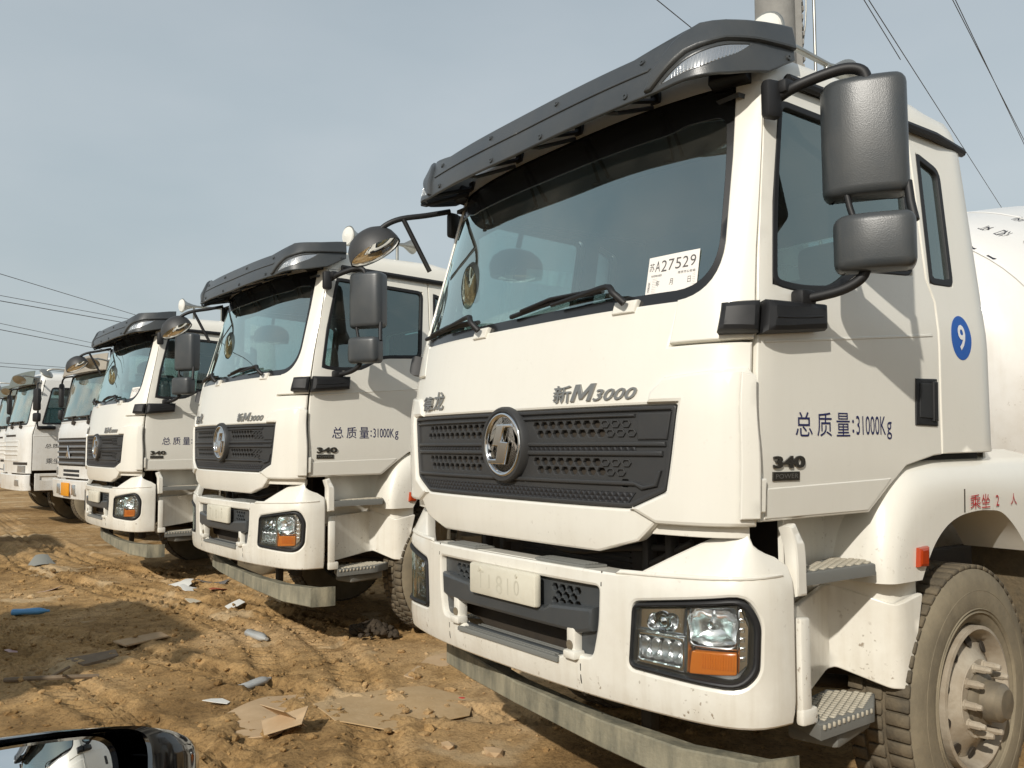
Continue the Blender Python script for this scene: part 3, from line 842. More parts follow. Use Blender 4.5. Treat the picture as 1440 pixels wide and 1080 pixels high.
    VO = [(-1.60, 3.235, .03), (-1.28, 3.205, .1), (-1.02, 3.190, .1), (-.74, 3.135, .15), (0, 3.135, .3), (.74, 3.135, .15), (1.02, 3.190, .1), (1.28, 3.205, .1), (1.60, 3.235, .03), (1.585, 3.09, .05), (1.40, 3.00, .08), (1.20, 2.962, .1), (.90, 2.935, .1), (0, 2.925, .3), (-.90, 2.935, .1), (-1.20, 2.962, .1), (-1.40, 3.0, .08), (-1.585, 3.09, .05)]
    LP = [(.918, 2.962, .004), (.965, 2.995, .03), (1.05, 3.046, .05), (1.16, 3.082, .05), (1.285, 3.096, .01), (1.215, 3.045, .05), (1.10, 2.992, .05)]
    m = MB(); panel(m, vis, VO, [bez_round(LP, .02), bez_round(flip(LP), .02)], t=.012, b=.006, res=.05)
    us = [-1.3 + 2.6 * k / 40 for k in range(41)]; rows = []
    for u in us:               # unseen flange folding back to the roof, added to shade the strip below
        p = Vector(vis(u, 3.128 if abs(u) < .75 else 3.128 + .05 * min(1, (abs(u) - .75) / .3), 0)); rows.append([p, p + Vector((0, .04, .012)), p + Vector((0, .17, .016)), p + Vector((0, .17, .004)), p + Vector((0, .04, -.002))])
    m.add([q for r_ in rows for q in r_], [(i * 5 + j, (i + 1) * 5 + j, (i + 1) * 5 + (j + 1) % 5, i * 5 + (j + 1) % 5) for i in range(40) for j in range(5)])
    obj('visor_board', m, M_PLASTIC, v)
    m = MB()
    for f in (lambda p: p, flip):   # raised wing that frames the lamp
        panel(m, vis, f([(.845, 2.945, .01), (.878, 2.945, .01), (.93, 2.99, .03), (1.02, 3.055, .05), (1.16, 3.098, .08), (1.33, 3.112, .1), (1.585, 3.13, .02), (1.59, 3.228, .03), (1.28, 3.196, .1), (1.05, 3.182, .08), (.95, 3.125, .06), (.875, 3.02, .05)]), h=.018, t=.02, b=.010, res=.05)
        panel(m, vis, f([(.845, 3.035, .003), (-.0, 3.028, .1), (-.0, 3.040, .1), (.86, 3.047, .003)]), h=.005, t=.005, b=.0048, res=.06)
    for u, z in ((.80, 3.095), (.74, 2.965), (.27, 3.09), (.20, 2.955), (-.27, 3.09), (-.20, 2.955), (-.74, 2.965), (-.80, 3.095), (1.54, 3.09), (-1.54, 3.09)):
        lathe(m, [(.013, 0), (.012, .006), (.006, .007), (.005, .003), (0, .003)], c=at(vis, u, z, .001), ax=nrm(vis, u, z), n=12)
    obj('visor_wing', m, M_PLASTIC, v)
    for f in (lambda p: p, flip):
        m = MB(); panel(m, vis, f(LP), h=-.004, t=0.004, b=.001, rr=.02, res=.03)
        for i in range(22):
            u = .96 + i * .0135; zl = lerp([(.918, 2.962), (1.10, 2.992), (1.215, 3.045), (1.285, 3.09)], u) + .004; zh = lerp([(.918, 2.964), (.965, 2.995), (1.05, 3.043), (1.16, 3.078), (1.285, 3.094)], u) - .005
            if zh > zl + .006: panel(m, vis, f([(u, zl), (u + .006, zl), (u + .006, zh), (u, zh)]), h=-.0015, t=.003, b=.001, res=.08)
        obj('visor_lamp', m, M_LAMPBODY, v)
    for u in (-.95, -.33, .20, .72):
        m = MB()
        tube(m, [at(vis, u, 2.955, -.01), at(cab, u + .0, 3.01, .03), at(cab, u, 3.04, 0)], .011, n=6)
        tube(m, [at(vis, u - .12, 2.945, -.01), at(vis, u - .05, 2.93, -.03), at(cab, u, 2.985, .02)], .009, n=6)
        rbox(m, at(cab, u, 3.035, .006), (.05, .02, .05), .004)
        obj('visor_bracket', m, M_BLACK, v, recalc=True)
    for f in (lambda p: p, flip):
        m = MB(); panel(m, cab, f([(1.02, 2.985, .01), (1.20, 2.985, .01), (1.20, 3.045, .01), (1.02, 3.045, .01)]), h=.06, t=.06, b=.01, res=.06); obj('visor_end_cap', m, M_BLACK, v)
    # ---- grille and emblem
    g = empty('grille'); g.parent = T
    m = MB(); panel(m, cab, inset(bez_round(GR, .02)[::-1], .002), h=-.030, t=.02, b=.004, res=.06)
    obj('grille_back', m, M_UNDER, g)
    HW, HH = .0235, .0145
    def hexa(u, z): return [(u - HW, z), (u - HW * .5, z - HH), (u + HW * .55, z - HH), (u + HW, z), (u + HW * .55, z + HH), (u - HW * .55, z + HH)]
    holes = []; shallow = []
    for z0, z1, ue in ((1.676, 1.640, .80), (1.526, 1.490, .775)):
        for r, z in enumerate((z0, z1)):
            k = 0
            while .215 + k * .054 + r * .027 < ue:
                u = .215 + k * .054 + r * .027
                (holes if u < .64 else shallow).append((u, z)); k += 1
            holes += [(-.215 - j * .054 - r * .027, z) for j in range(13) if .215 + j * .054 + r * .027 < ue]
    holes.append((.745, 1.448)); holes.append((.80 - .06, 1.655 - .01)) if False else None
    m = MB()
    FRONT = [(-.99, 1.738, .015), (.99, 1.735, .015), (.938, 1.430, .02), (.772, 1.361, .02), (-.772, 1.364, .02), (-.938, 1.430, .02)]
    panel(m, cab, FRONT, [hexa(*q) for q in holes], h=-.012, t=.016, b=.0035, res=.05, rim=.03)
    # frame bead and horizontal ribs
    panel(m, cab, inset(bez_round(GR, .02)[::-1], .003), [inset(bez_round(GR, .02)[::-1], .020)], h=.001, t=.02, b=.005, res=.05)
    for pl in ([(-.95, 1.588, .004), (.94, 1.588, .004), (.938, 1.606, .004), (-.95, 1.606, .004)],
               [(-.93, 1.532 + .02, .004), (.925, 1.552, .004), (.925, 1.572, .004), (-.93, 1.572, .004)],
               [(-.93, 1.440, .004), (.80, 1.440, .004), (.83, 1.425, .004), (.90, 1.440, .004), (.92, 1.500, .004), (.905, 1.500, .01), (.885, 1.452, .01), (.84, 1.443, .01), (.79, 1.458, .006), (-.93, 1.458, .004)],
               [(-.96, 1.700, .004), (.80, 1.700, .004), (.80, 1.712, .004), (-.96, 1.712, .004)]):
        panel(m, cab, pl, h=.000, t=.014, b=.006, res=.06)
    panel(m, cab, [(.81, 1.612, .02), (.945, 1.612, .02), (.965, 1.715, .02), (.81, 1.715, .02)], h=-.004, t=.01, b=.006, res=.05)
    obj('grille_frame', m, M_GRILLE, g)
    for band in (lambda z: z > 1.58, lambda z: z <= 1.58):
        m = MB()
        for u, z in shallow:       # blind cells of the honeycomb, moulded rims only
            if band(z): panel(m, cab, hexa(u, z), [inset(hexa(u, z), .0050)], h=-.0045, t=.009, b=.0022, res=.05)
        obj('honeycomb_band', m, M_GRILLE, g)
    m = MB()
    panel(m, cab, [(-.92, 1.556, .003), (.80, 1.556, .003), (.80, 1.588, .003), (-.92, 1.588, .003)], h=-.009, t=.003, b=.001, res=.08)
    panel(m, cab, [(-.77, 1.368, .01), (.76, 1.366, .01), (.80, 1.415, .01), (-.90, 1.424, .01)], h=-.008, t=.004, b=.001, res=.08)
    obj('grille_mesh_panel', m, M_FINE, g)
    e = empty('emblem'); e.parent = g
    EY = -.052; EC = Vector((0, EY, 1.598))
    m = MB(); lathe(m, [(.170, .045), (.168, .0), (.160, -.012), (.148, -.012), (.142, .004), (.142, .04)], c=EC, ax=(0, 1, 0), n=56)
    obj('emblem_surround', m, M_GRILLE, e, recalc=True)
    m = MB(); pr = [(.119 + .0125 * math.cos(a), -.006 - .010 * math.sin(a)) for a in [math.pi * k / 8 for k in range(9)]]
    lathe(m, [(.1345 + .0112 * math.cos(a), .002 - .014 * math.sin(a)) for a in [math.pi * k / 10 for k in range(11)]], c=EC, ax=(0, 1, 0), n=56)
    obj('emblem_ring', m, M_CHROME, e, recalc=True)
    m = MB(); lathe(m, [(.0, .004), (.124, .004), (.124, .02)], c=EC, ax=(0, 1, 0), n=40); obj('emblem_mesh', m, mesh_plastic('emblem_mesh', (.13, .125, .105), 42, .35, strength=1.0), e, recalc=True)
    m = MB(); LG = [(700, 240), (495, 240), (428, 525), (503, 533), (478, 702), (366, 702), (378, 768), (592, 770), (654, 478), (548, 464), (592, 285), (716, 284)]
    fnE = plane_fn((0, EY - .002, 1.598), (1, 0, 0), (0, 0, 1))
    LGm = [((x - 560) / 245 * .142, -(y - 507) / 422 * .142) for x, y in LG]
    panel(m, fnE, LGm[::-1] if area(LGm) < 0 else LGm, h=.010, t=.012, b=.005, res=.03)
    obj('emblem_figure', m, M_CHROME, e)
    # ---- lettering on the front
    m = MB()
    text_on(m, cab, '新', .345, .455, 1.766, 1.838, thick=.006, offset=.01)
    LM = [(0, 0), (.20, 0), (.20, .62), (.42, .12), (.58, .12), (.80, .62), (.80, 0), (1, 0), (1, 1), (.76, 1), (.5, .46), (.24, 1), (0, 1)]
    panel(m, cab, [(.455 + .118 * x + .026 * y, 1.768 + .070 * y) for x, y in LM], h=.008, t=.008, b=.002, res=.03)
    text_on(m, cab, '3000', .588, .812, 1.768, 1.812, thick=.006, offset=.012, shear=.3)
    obj('model_lettering', m, M_SATIN, hood)
    m = MB(); text_on(m, cab, '德', -.850, -.725, 1.772, 1.846, h=.004, thick=.010, offset=.012); text_on(m, cab, '龙', -.715, -.59, 1.772, 1.866, thick=.006, offset=.012)
    obj('series_lettering', m, M_SATIN, hood)
    # ---- bumper
    BO = [(-1.445, .607, .02), (-.9, .612, .1), (.9, .612, .1), (1.445, .607, .02), (1.452, 1.165, .05), (1.40, 1.20, .06), (1.275, 1.245, .08), (1.178, 1.310, .02), (1.09, 1.285, .06), (.935, 1.20, .08), (.80, 1.122, .06), (.70, 1.112, .06), (-.70, 1.112, .06), (-.80, 1.122, .06), (-.935, 1.20, .08), (-1.09, 1.285, .06), (-1.178, 1.310, .02), (-1.275, 1.245, .08), (-1.40, 1.20, .06), (-1.452, 1.165, .05)]
    OP = [(-.605, 1.045, .02), (.612, 1.045, .02), (.605, .90, .05), (.572, .772, .03), (.42, .765, .01), (.36, .735, .04), (-.36, .735, .04), (-.42, .765, .01), (-.572, .772, .03), (-.602, .90, .05)]
    HL = [(.784, 1.010, .03), (1.238, 1.069, .06), (1.288, .982, .03), (1.278, .808, .03), (1.217, .748, .06), (.763, .767, .03)]
    m = MB(); panel(m, bum, BO, [bez_round(OP, .02), bez_round(HL, .03), bez_round(flip(HL), .03)], t=.05, b=.014, res=.05)
    panel(m, bum, [(.70, 1.105, .02), (1.40, 1.128, .02), (1.40, 1.140, .01), (.72, 1.124, .01)], h=.006, t=.01, b=.006, res=.05)
    panel(m, bum, flip([(.70, 1.105, .02), (1.40, 1.128, .02), (1.40, 1.140, .01), (.72, 1.124, .01)]), h=.006, t=.01, b=.006, res=.05)
    b = obj('bumper', m, M_WHITE, T)
    # thin joints where the centre piece meets the ends
    m = MB()
    for u in (-.51, .505):
        panel(m, bum, [(u, .608), (u + .005, .608), (u + .005, .735), (u, .735)], h=.0008, t=.002, b=0, res=.1)
    for u in (.625, -.625):
        panel(m, bum, [(u, 1.050), (u + .005, 1.050), (u + .005, 1.108), (u, 1.108)], h=.0008, t=.002, b=0, res=.1)
    obj('bumper_joint', m, M_UNDER, b)
    # top ledge of the centre piece, with two black steps
    m = MB(); panel(m, plane_fn((0, 0, 1.105), (1, 0, 0), (0, 1, 0)), [(-.74, .0), (.74, .0), (.70, .10), (-.70, .10)], t=.012, b=.004, res=.1); obj('bumper_ledge', m, M_WHITE, b)
    for x0, x1 in ((-.56, -.30), (.18, .52)):
        m = MB(); panel(m, plane_fn((0, 0, 1.109), (1, 0, 0), (0, 1, 0)), [(x0, -.012, .01), (x1, -.012, .01), (x1 + .02, .085, .01), (x0 - .02, .085, .01)], h=.008, t=.01, b=.004, res=.03)
        for i in range(5): rbox(m, ((x0 + x1) / 2, .005 + i * .016, 1.118), (x1 - x0 - .03, .006, .006), .002)
        obj('bumper_step', m, M_STEPEDGE, b)
    lg = empty('lower_grille'); lg.parent = T
    IN = inset(bez_round(OP, .02) if area(bez_round(OP, .02)) > 0 else bez_round(OP, .02)[::-1], -.004)
    SL = [(-.50, .90, .01), (.50, .90, .01), (.52, .78, .02), (.40, .745, .02), (-.40, .745, .02), (-.52, .78, .02)]
    hx = [(u * s_, z) for s_ in (-1, 1) for r, z in enumerate((1.008, .980, .952)) for u in [.318 + .048 * k + .024 * (r % 2) for k in range(4 - r % 2)]]
    LS = [(-.46, .858, .01), (.46, .858, .01), (.485, .772, .02), (.38, .748, .02), (-.38, .748, .02), (-.485, .772, .02)]
    def hex2(u, z): return [(u + (x - u) * .9, z + (y - z) * 1.0) for x, y in hexa(u, z)]
    m = MB(); panel(m, bum, IN, [hex2(*q) for q in hx] + [bez_round(LS, .02)], h=-.030, t=.02, b=.003, res=.05, rim=.03)
    panel(m, bum, [(-.585, .972, .02), (-.30, .955, .02), (-.285, .925, .01), (.285, .925, .01), (.32, .945, .02), (.585, .962, .02), (.575, .868, .03), (.50, .850, .02), (-.50, .850, .02), (-.575, .868, .03)], h=.006, t=.04, b=.016, res=.04)
    obj('lower_grille_frame', m, M_PLASTIC, lg)
    m = MB(); panel(m, bum, IN, h=-.12, t=.01, b=0, res=.1); obj('lower_grille_back', m, M_UNDER, lg)
    for x in (-.43, .455):
        m = MB(); rbox(m, (x, -.015, .815), (.055, .05, .12), .010); rbox(m, (x + .01, -.03, .765), (.075, .06, .035), .010)
        lathe(m, [(.018, 0), (.020, .004), (.010, .006), (0, .002)], c=(x, -.041, .80), ax=(0, -1, 0), n=14, mi=1)
        obj('tow_bracket', m, [M_WHITE, M_HUB], lg, recalc=False)
    m = MB(); panel(m, plane_fn((0, 0, .738), (1, 0, 0), (0, 1, 0)), [(-.40, -.05, .02), (.38, -.05, .02), (.36, .07, .02), (-.36, .07, .02)], t=.02, b=.005, res=.08)
    for i in range(6): rbox(m, (0, -.035 + i * .018, .741), (.70, .009, .008), .003)
    obj('front_tread', m, M_STEPEDGE, lg)
    pl = MB(); rbox(pl, (.006, -.058, .987), (.52, .035, .138), .012)
    plo = obj('plate_holder', pl, M_PLATE, T)
    m = MB()
    fp = plane_fn((0, -.0757, .987), (1, 0, 0), (0, 0, 1))
    text_on(m, fp, 'T', -.18, -.13, -.035, .042, h=.0006); text_on(m, fp, 'I', -.09, -.08, -.03, .03, h=.0006); text_on(m, fp, '8', -.03, .02, -.045, .035, h=.0006); text_on(m, fp, 'I', .06, .068, -.04, .03, h=.0006); text_on(m, fp, '0', .11, .15, -.035, .03, h=.0006)
    for x in (-.16, .13):
        lathe(m, [(.010, 0), (.008, .004), (0, .004)], c=(x, -.0755, 1.035), ax=(0, -1, 0), n=10)
    obj('plate_marks', m, M_MARK, plo, recalc=True)
    headlight(T, 1); headlight(T, -1)
    # radiator and dark works in the gap over the bumper
    m = MB(); rbox(m, (0, .33, 1.17), (1.1, .06, .34), .01)
    for i in range(12): rbox(m, (.05, .293, 1.05 + i * .022), (.8, .012, .006), .001)
    for x in (-.58, -.42, .62, .75): rbox(m, (x, .24, 1.15), (.035, .05, .24), .008)
    tube(m, [(-.4, .24, 1.13), (-.1, .22, 1.16), (.1, .26, 1.12), (.5, .24, 1.17), (.9, .28, 1.2)], .016, smooth=4); tube(m, [(.6, .23, 1.1), (.85, .25, 1.22)], .012)
    obj('radiator', m, M_RAD, T, recalc=True)
    m = MB(); panel(m, cab, [(-1.20, .70), (1.20, .70), (1.20, 1.36), (-1.20, 1.36)], h=-.36, t=.01, b=0, res=.15); obj('inner_bulkhead', m, M_UNDER, T)
    # ---- mirrors, indicator blocks
    side_mirrors(T, 1); side_mirrors(T, -1)
    for sg, f in ((1, lambda p: p), (-1, flip)):
        m = MB(); panel(m, cab, f([(1.13, 1.985, .03), (1.258, 1.985, .008), (1.262, 2.098, .008), (1.14, 2.090, .03)]), h=.062, t=.064, b=.022, res=.03)
        panel(m, cab, f([(1.272, 1.983, .008), (1.590, 2.012, .03), (1.592, 2.108, .03), (1.276, 2.100, .008)]), h=.070, t=.072, b=.024, res=.03)
        panel(m, cab, f([(1.30, 2.034, .003), (1.55, 2.052, .003), (1.55, 2.058, .003), (1.30, 2.041, .003)]), h=.0725, t=.006, b=.0025, res=.05)
        obj('side_indicator', m, M_BLACK, T)
    # kerb-view mirror on the right front corner
    k = empty('front_mirror'); k.parent = T
    C0 = Vector((-1.335, -.035, 2.705)); N = Vector((.42, .27, -.86)).normalized()
    A = Vector((.38, .56, .72)); A = (A - N * A.dot(N)).normalized(); B = N.cross(A)
    m = MB(); n = 26; vs = []; prof = [(1.0, .0), (.98, -.03), (.90, -.075), (.72, -.115), (.45, -.14), (.18, -.15)]
    for r, d in prof:
        for i in range(n):
            t = 2 * math.pi * i / n; vs.append(C0 + A * (math.cos(t) * .160 * r) + B * (math.sin(t) * .108 * r) + N * d)
    fs = [(i * n + q, (i + 1) * n + q, (i + 1) * n + (q + 1) % n, i * n + (q + 1) % n) for i in range(len(prof) - 1) for q in range(n)] + [tuple((len(prof) - 1) * n + q for q in range(n))]
    m.add(vs, fs); obj('mirror_shell', m, M_GRILLE, k, recalc=True)
    m = MB(); vs = []; pr = [(.99, .0), (.85, .012), (.6, .024), (.3, .032), (.02, .035)]
    for r, d in pr:
        for i in range(n):
            t = 2 * math.pi * i / n; vs.append(C0 + A * (math.cos(t) * .154 * r) + B * (math.sin(t) * .101 * r) + N * (d - .004))
    fs = [(i * n + q, i * n + (q + 1) % n, (i + 1) * n + (q + 1) % n, (i + 1) * n + q) for i in range(len(pr) - 1) for q in range(n)] + [tuple((len(pr) - 1) * n + q for q in range(n))]
    m.add(vs, fs); obj('mirror_face', m, M_MIRROR, k, recalc=True)
    m = MB(); tube(m, [(-1.16, .36, 2.965), (-1.20, .22, 2.93), (-1.24, .08, 2.90), (-1.28, .0, 2.86), (-1.32, -.05, 2.80)], .016, smooth=4)
    tube(m, [(-1.235, .09, 2.90), (-1.19, .24, 2.60)], .014); obj('mirror_arm', m, M_BLACK, k, recalc=True)
    # kerb mirror over the right-hand door window
    k = empty('kerb_mirror'); k.parent = T
    m = MB(); C1 = Vector((-1.30, .93, 2.70)); prof = [(.95, -.05), (1.0, 0), (.98, .04), (.86, .08), (.6, .115), (.3, .13), (.02, .135)]; vs = []
    for r, d in prof:
        for i in range(n):
            t = 2 * math.pi * i / n; vs.append(C1 + Vector((math.cos(t) * .13 * r, math.sin(t) * .19 * r, d)))
    fs = [(i * n + q, i * n + (q + 1) % n, (i + 1) * n + (q + 1) % n, (i + 1) * n + q) for i in range(len(prof) - 1) for q in range(n)] + [tuple(range(n - 1, -1, -1))]
    m.add(vs, fs); tube(m, [(-1.12, .93, 2.95), (-1.24, .93, 2.93), (-1.28, .93, 2.84)], .018)
    obj('mirror_shell', m, M_PLASTIC, k, recalc=True)
    m = MB(); lathe(m, [(.118, 0), (.08, .014), (0, .02)], c=(-1.30, .93, 2.648), ax=(0, 0, -1), n=24); obj('mirror_face', m, M_MIRROR, k, recalc=True)
    # ---- step wells, fenders
    for sg in (1, -1):
        fx = (lambda q: q) if sg > 0 else (lambda q: q.mirrored())
        def wellfn(plan):
            s_ = [0]
            for a, c in zip(plan, plan[1:]): s_.append(s_[-1] + math.hypot(c[0] - a[0], c[1] - a[1]))
            def fn(u, z):
                for i in range(len(plan) - 1):
                    if u <= s_[i + 1] or i == len(plan) - 2:
                        t = (u - s_[i]) / (s_[i + 1] - s_[i]); return (plan[i][0] + (plan[i + 1][0] - plan[i][0]) * t, plan[i][1] + (plan[i + 1][1] - plan[i][1]) * t, z)
            return fn, s_
        def smoothplan(p, r): return bez_open(p, r)
        def bez_open(p, r, n=6):
            o = [p[0]]
            for i in range(1, len(p) - 1):
                a, c, d = p[i - 1], p[i], p[i + 1]; la = math.dist(a, c); lb = math.dist(c, d); q = min(r, la * .45, lb * .45)
                s0 = (c[0] + (a[0] - c[0]) / la * q, c[1] + (a[1] - c[1]) / la * q); e0 = (c[0] + (d[0] - c[0]) / lb * q, c[1] + (d[1] - c[1]) / lb * q)
                for k in range(n + 1):
                    t = k / n; o.append(((1 - t) ** 2 * s0[0] + 2 * t * (1 - t) * c[0] + t * t * e0[0], (1 - t) ** 2 * s0[1] + 2 * t * (1 - t) * c[1] + t * t * e0[1]))
            o.append(p[-1]); return o
        LP_ = bez_open([(1.205, .405), (.985, .88), (1.225, 1.00), (1.228, 1.175)], .05)
        fn, s_ = wellfn(LP_); S = s_[-1]
        q = MB(); panel(q, fn, [(.0, .655), (s_[4] * 1.0, .685), (.53, .69), (S * .78, .628), (S - .13, .622), (S - .09, .65), (S, .99), (S - .18, .955), (.53, 1.02), (0, 1.01)], t=.02, b=.006, res=.04, rr=.02)
        obj('lower_step_panel', fx(q), M_WHITE, T)
        UP_ = bez_open([(1.16, .40), (.965, .86), (1.12, .97)], .04); fn2, s2 = wellfn(UP_)
        q = MB(); panel(q, fn2, [(0, .95), (s2[-1], .95), (s2[-1], 1.40), (0, 1.40)], t=.02, b=.003, res=.06); obj('step_well', fx(q), M_WHITE, T)
        q = MB(); fb = plane_fn((0, 0, 0), (0, 1, 0), (0, 0, 1))
        fbp = lambda u, z: (1.180, u, z)
        fn3, s3 = wellfn(bez_open([(1.14, .42), (.965, .88), (1.195, .995), (1.20, 1.17)], .04)); panel(q, fn3, [(0, .93), (s3[-1], .93), (s3[-1], 1.07), (0, 1.07)], t=.02, b=.003, res=.06)
        obj('splash_strip', fx(q), M_WHITE, T)
        # fender as a loft along its arch
        OPTH = [(.945, 1.045), (.955, 1.12), (.995, 1.21), (1.07, 1.30), (1.17, 1.365), (1.31, 1.392), (1.48, 1.400), (1.75, 1.400), (2.05, 1.400), (2.30, 1.400)]
        APTH = [(1.135, 1.045), (1.185, 1.12), (1.245, 1.19), (1.33, 1.25), (1.43, 1.285), (1.55, 1.300), (1.66, 1.300), (1.78, 1.282), (1.90, 1.20), (1.99, 1.10)]
        IPTH = [(.885, 1.045, .985), (.89, 1.14, .985), (.91, 1.30, .985), (.95, 1.44, .99), (1.05, 1.545, 1.0), (1.25, 1.560, 1.0), (1.46, 1.560, 1.0), (1.75, 1.560, 1.0), (2.05, 1.560, 1.0), (2.30, 1.560, 1.0)]
        KPTH = [(.90, 1.045), (.905, 1.14), (.935, 1.26), (1.0, 1.38), (1.11, 1.475), (1.29, 1.505), (1.47, 1.510), (1.75, 1.512), (2.05, 1.512), (2.30, 1.512)]
        def rs(P, n):
            V3 = [Vector(p if len(p) == 3 else (p[0], p[1], 0)) for p in P]
            return catmull([tuple(v) for v in V3], n)
        O_, A_, I_, K_ = (rs(P, 5) for P in (OPTH, APTH, IPTH, KPTH))
        q = MB(); vs = []; nc = 14
        for o_, a_, i_, k_ in zip(O_, A_, I_, K_):
            I3 = Vector((i_.z, i_.x, i_.y)); K3 = Vector((1.20, k_.x, k_.y)); O3 = Vector((1.252, o_.x, o_.y)); A3 = Vector((1.250, a_.x, a_.y))
            col = [I3, I3.lerp(K3, .4), I3.lerp(K3, .75)]
            S0 = I3.lerp(K3, .80); C0_ = K3 + (O3 - K3) * Vector((.85, .25, .25)) if False else Vector((1.245, k_.x + (o_.x - k_.x) * .15, k_.y + (o_.y - k_.y) * .15)); E0 = O3.lerp(A3, .12)
            for t in (0, .2, .4, .6, .8, 1.0): col.append(S0 * (1 - t) ** 2 + C0_ * 2 * t * (1 - t) + E0 * t * t)
            col += [O3.lerp(A3, .45), O3.lerp(A3, .8), A3, A3 + Vector((-.012, 0, 0)), A3 + Vector((-.30, 0, 0))]
            vs += col; nc = len(col)
        fs = [(i * nc + j, i * nc + j + 1, (i + 1) * nc + j + 1, (i + 1) * nc + j) for i in range(len(O_) - 1) for j in range(nc - 1)]
        fs.append(tuple(range(nc)))
        q.add(vs, fs); fd = obj('fender', fx(q), M_WHITE, T, ang=45, recalc=True)
        q = MB(); pf = lambda u, z: (1.2535, u, z)
        panel(q, pf, [(1.090, 1.100, .028), (1.158, 1.098, .028), (1.165, 1.180, .028), (1.098, 1.176, .028)], h=.020, t=.03, b=.013, res=.015)
        obj('marker_lamp', fx(q), M_RED, fd)
        q = MB(); panel(q, pf, [(1.462, 1.30), (1.467, 1.30), (1.472, 1.398), (1.467, 1.398)], h=.001, t=.003, b=0, res=.1); obj('fender_joint', fx(q), M_UNDER, fd)
        if sg > 0:
            q = MB(); text_on(q, pf, '乘', 1.505, 1.588, 1.312, 1.372, h=.003); text_on(q, pf, '坐', 1.595, 1.665, 1.312, 1.372, h=.003); text_on(q, pf, '2', 1.715, 1.742, 1.316, 1.364, h=.003); text_on(q, pf, '人', 1.842, 1.895, 1.316, 1.366, h=.003)
            obj('seat_lettering', q, M_REDINK, fd)
        # steps
        for z, pl, nm in ((1.130, [(1.235, .395, .02), (1.225, .86, .02), (1.13, .93, .03), (1.0, .87, .02), (1.17, .42, .02)], 'upper_step'), (.600, [(1.262, .45, .02), (1.24, .80, .03), (1.13, .97, .03), (.98, .86, .03), (1.05, .52, .03)], 'lower_step')):
            q = MB(); pf2 = plane_fn((0, 0, z), (1, 0, 0), (0, 1, 0)); th = .045 if z > 1 else .055
            panel(q, pf2, pl, h=0, t=th, b=.006, res=.06)
            P2 = bez_round(pl, .02); P2 = np.array(P2)
            cells = []
            for i in range(14):
                for j in range(22):
                    c = (1.0 + i * .026 + (j % 2) * .013 - .03, .40 + j * .027)
                    if pip(np.array([c]), [tuple(r) for r in inset([tuple(r) for r in P2] if area([tuple(r) for r in P2]) > 0 else [tuple(r) for r in P2][::-1], .018)])[0]: cells.append(c)
            for c in cells: rbox(q, (c[0], c[1], z + .002), (.021, .020, .008), .003, rotz(.12), mi=1, seg=1)
            if z < 1:
                for j in range(11): rbox(q, (1.262 - j * .0022, .47 + j * .031, z - .012), (.012, .012, .018), .004, mi=1)
                rbox(q, (1.10, .72, z - .085), (.20, .34, .07), .02, rotz(.25), mi=0)
            obj(nm, fx(q), [M_STEPEDGE, M_TREAD], T)
        q = MB(); rbox(q, (1.222, .412, .79), (.035, .055, .37), .010); rbox(q, (1.225, .425, .628), (.035, .085, .06), .010)
        obj('corner_strip', fx(q), M_WHITE, T)
        q = MB(); CS = [(.355, 1.30, .02), (.375, 1.235, .04), (.375, 1.05, .005), (.435, 1.05, .005), (.435, 1.235, .04), (.395, 1.31, .02)]
        panel(q, lambda u, z: (1.236 - .10 * max(0, z - 1.18), u + .25 * max(0, 1.18 - z) * 0, z), CS, t=.05, b=.010, res=.04); obj('corner_trim', fx(q), M_WHITE, T)
        # gills behind the front corner on the right-hand side of the grille
    # ---- underrun beam
    m = MB(); PTH = [(-1.06, .34), (-1.0, .24), (-.62, .17), (-.15, .11), (.45, .11), (.85, .17), (1.10, .30), (1.13, .42)]
    vs = []; BH = [.135, .135, .12, .10, .11, .135, .15, .15]
    for (x, y), hgt in zip(PTH, BH):
        zt = .540 - .042 * (x + 1)
        for dy, z in ((0.0, zt - .006), (.006, zt), (.075, zt), (.075, zt - hgt), (.006, zt - hgt), (0.0, zt - hgt + .006)): vs.append((x, y + dy, z))
    nb = 6; fs = [(i * nb + j, i * nb + (j + 1) % nb, (i + 1) * nb + (j + 1) % nb, (i + 1) * nb + j) for i in range(len(PTH) - 1) for j in range(nb)] + [tuple(range(nb)), tuple((len(PTH) - 1) * nb + j for j in range(nb))]
    m.add(vs, fs); obj('underrun_beam', m, M_STEEL, T, recalc=True)
    for x, y in ((-.45, .22), (.60, .22)):
        m = MB()
        rbox(m, (x, y + .03, .60), (.06, .05, .30), .008); rbox(m, (x + .12, y + .12, .56), (.16, .06, .12), .02)
        obj('beam_hanger', m, M_UNDER, T)
    # ---- cab interior
    it = empty('cab_interior'); it.parent = T
    m = MB()
    panel(m, plane_fn((0, 0, 0), (1, 0, 0), (0, 1, 0)), [(-1.16, .30), (1.16, .30), (1.16, 1.82), (-1.16, 1.82)], h=1.42, t=.02, b=0, res=.4)
    panel(m, lambda u, z: (-u, 1.80, z), [(-1.14, 1.42), (1.14, 1.42), (1.03, 2.95), (-1.03, 2.95)], [[(-.5, 2.2), (.5, 2.2), (.48, 2.7), (-.48, 2.7)]], t=.01, b=0, res=.2)
    obj('cab_lining', m, M_DARK, it)
    m = MB(); panel(m, plane_fn((0, 0, 2.945), (1, 0, 0), (0, 1, 0)), [(-1.05, .34), (1.05, .34), (1.04, 1.84), (-1.04, 1.84)], t=.02, b=0, res=.3); obj('headliner', m, M_TRIM, it)
    m = MB(); panel(m, cab, [(-1.08, 2.765), (1.08, 2.765), (1.06, 2.95), (-1.06, 2.95)], h=-.09, t=.015, b=.005, res=.2, rr=.03); obj('inner_sun_blind', m, M_DARK, it)
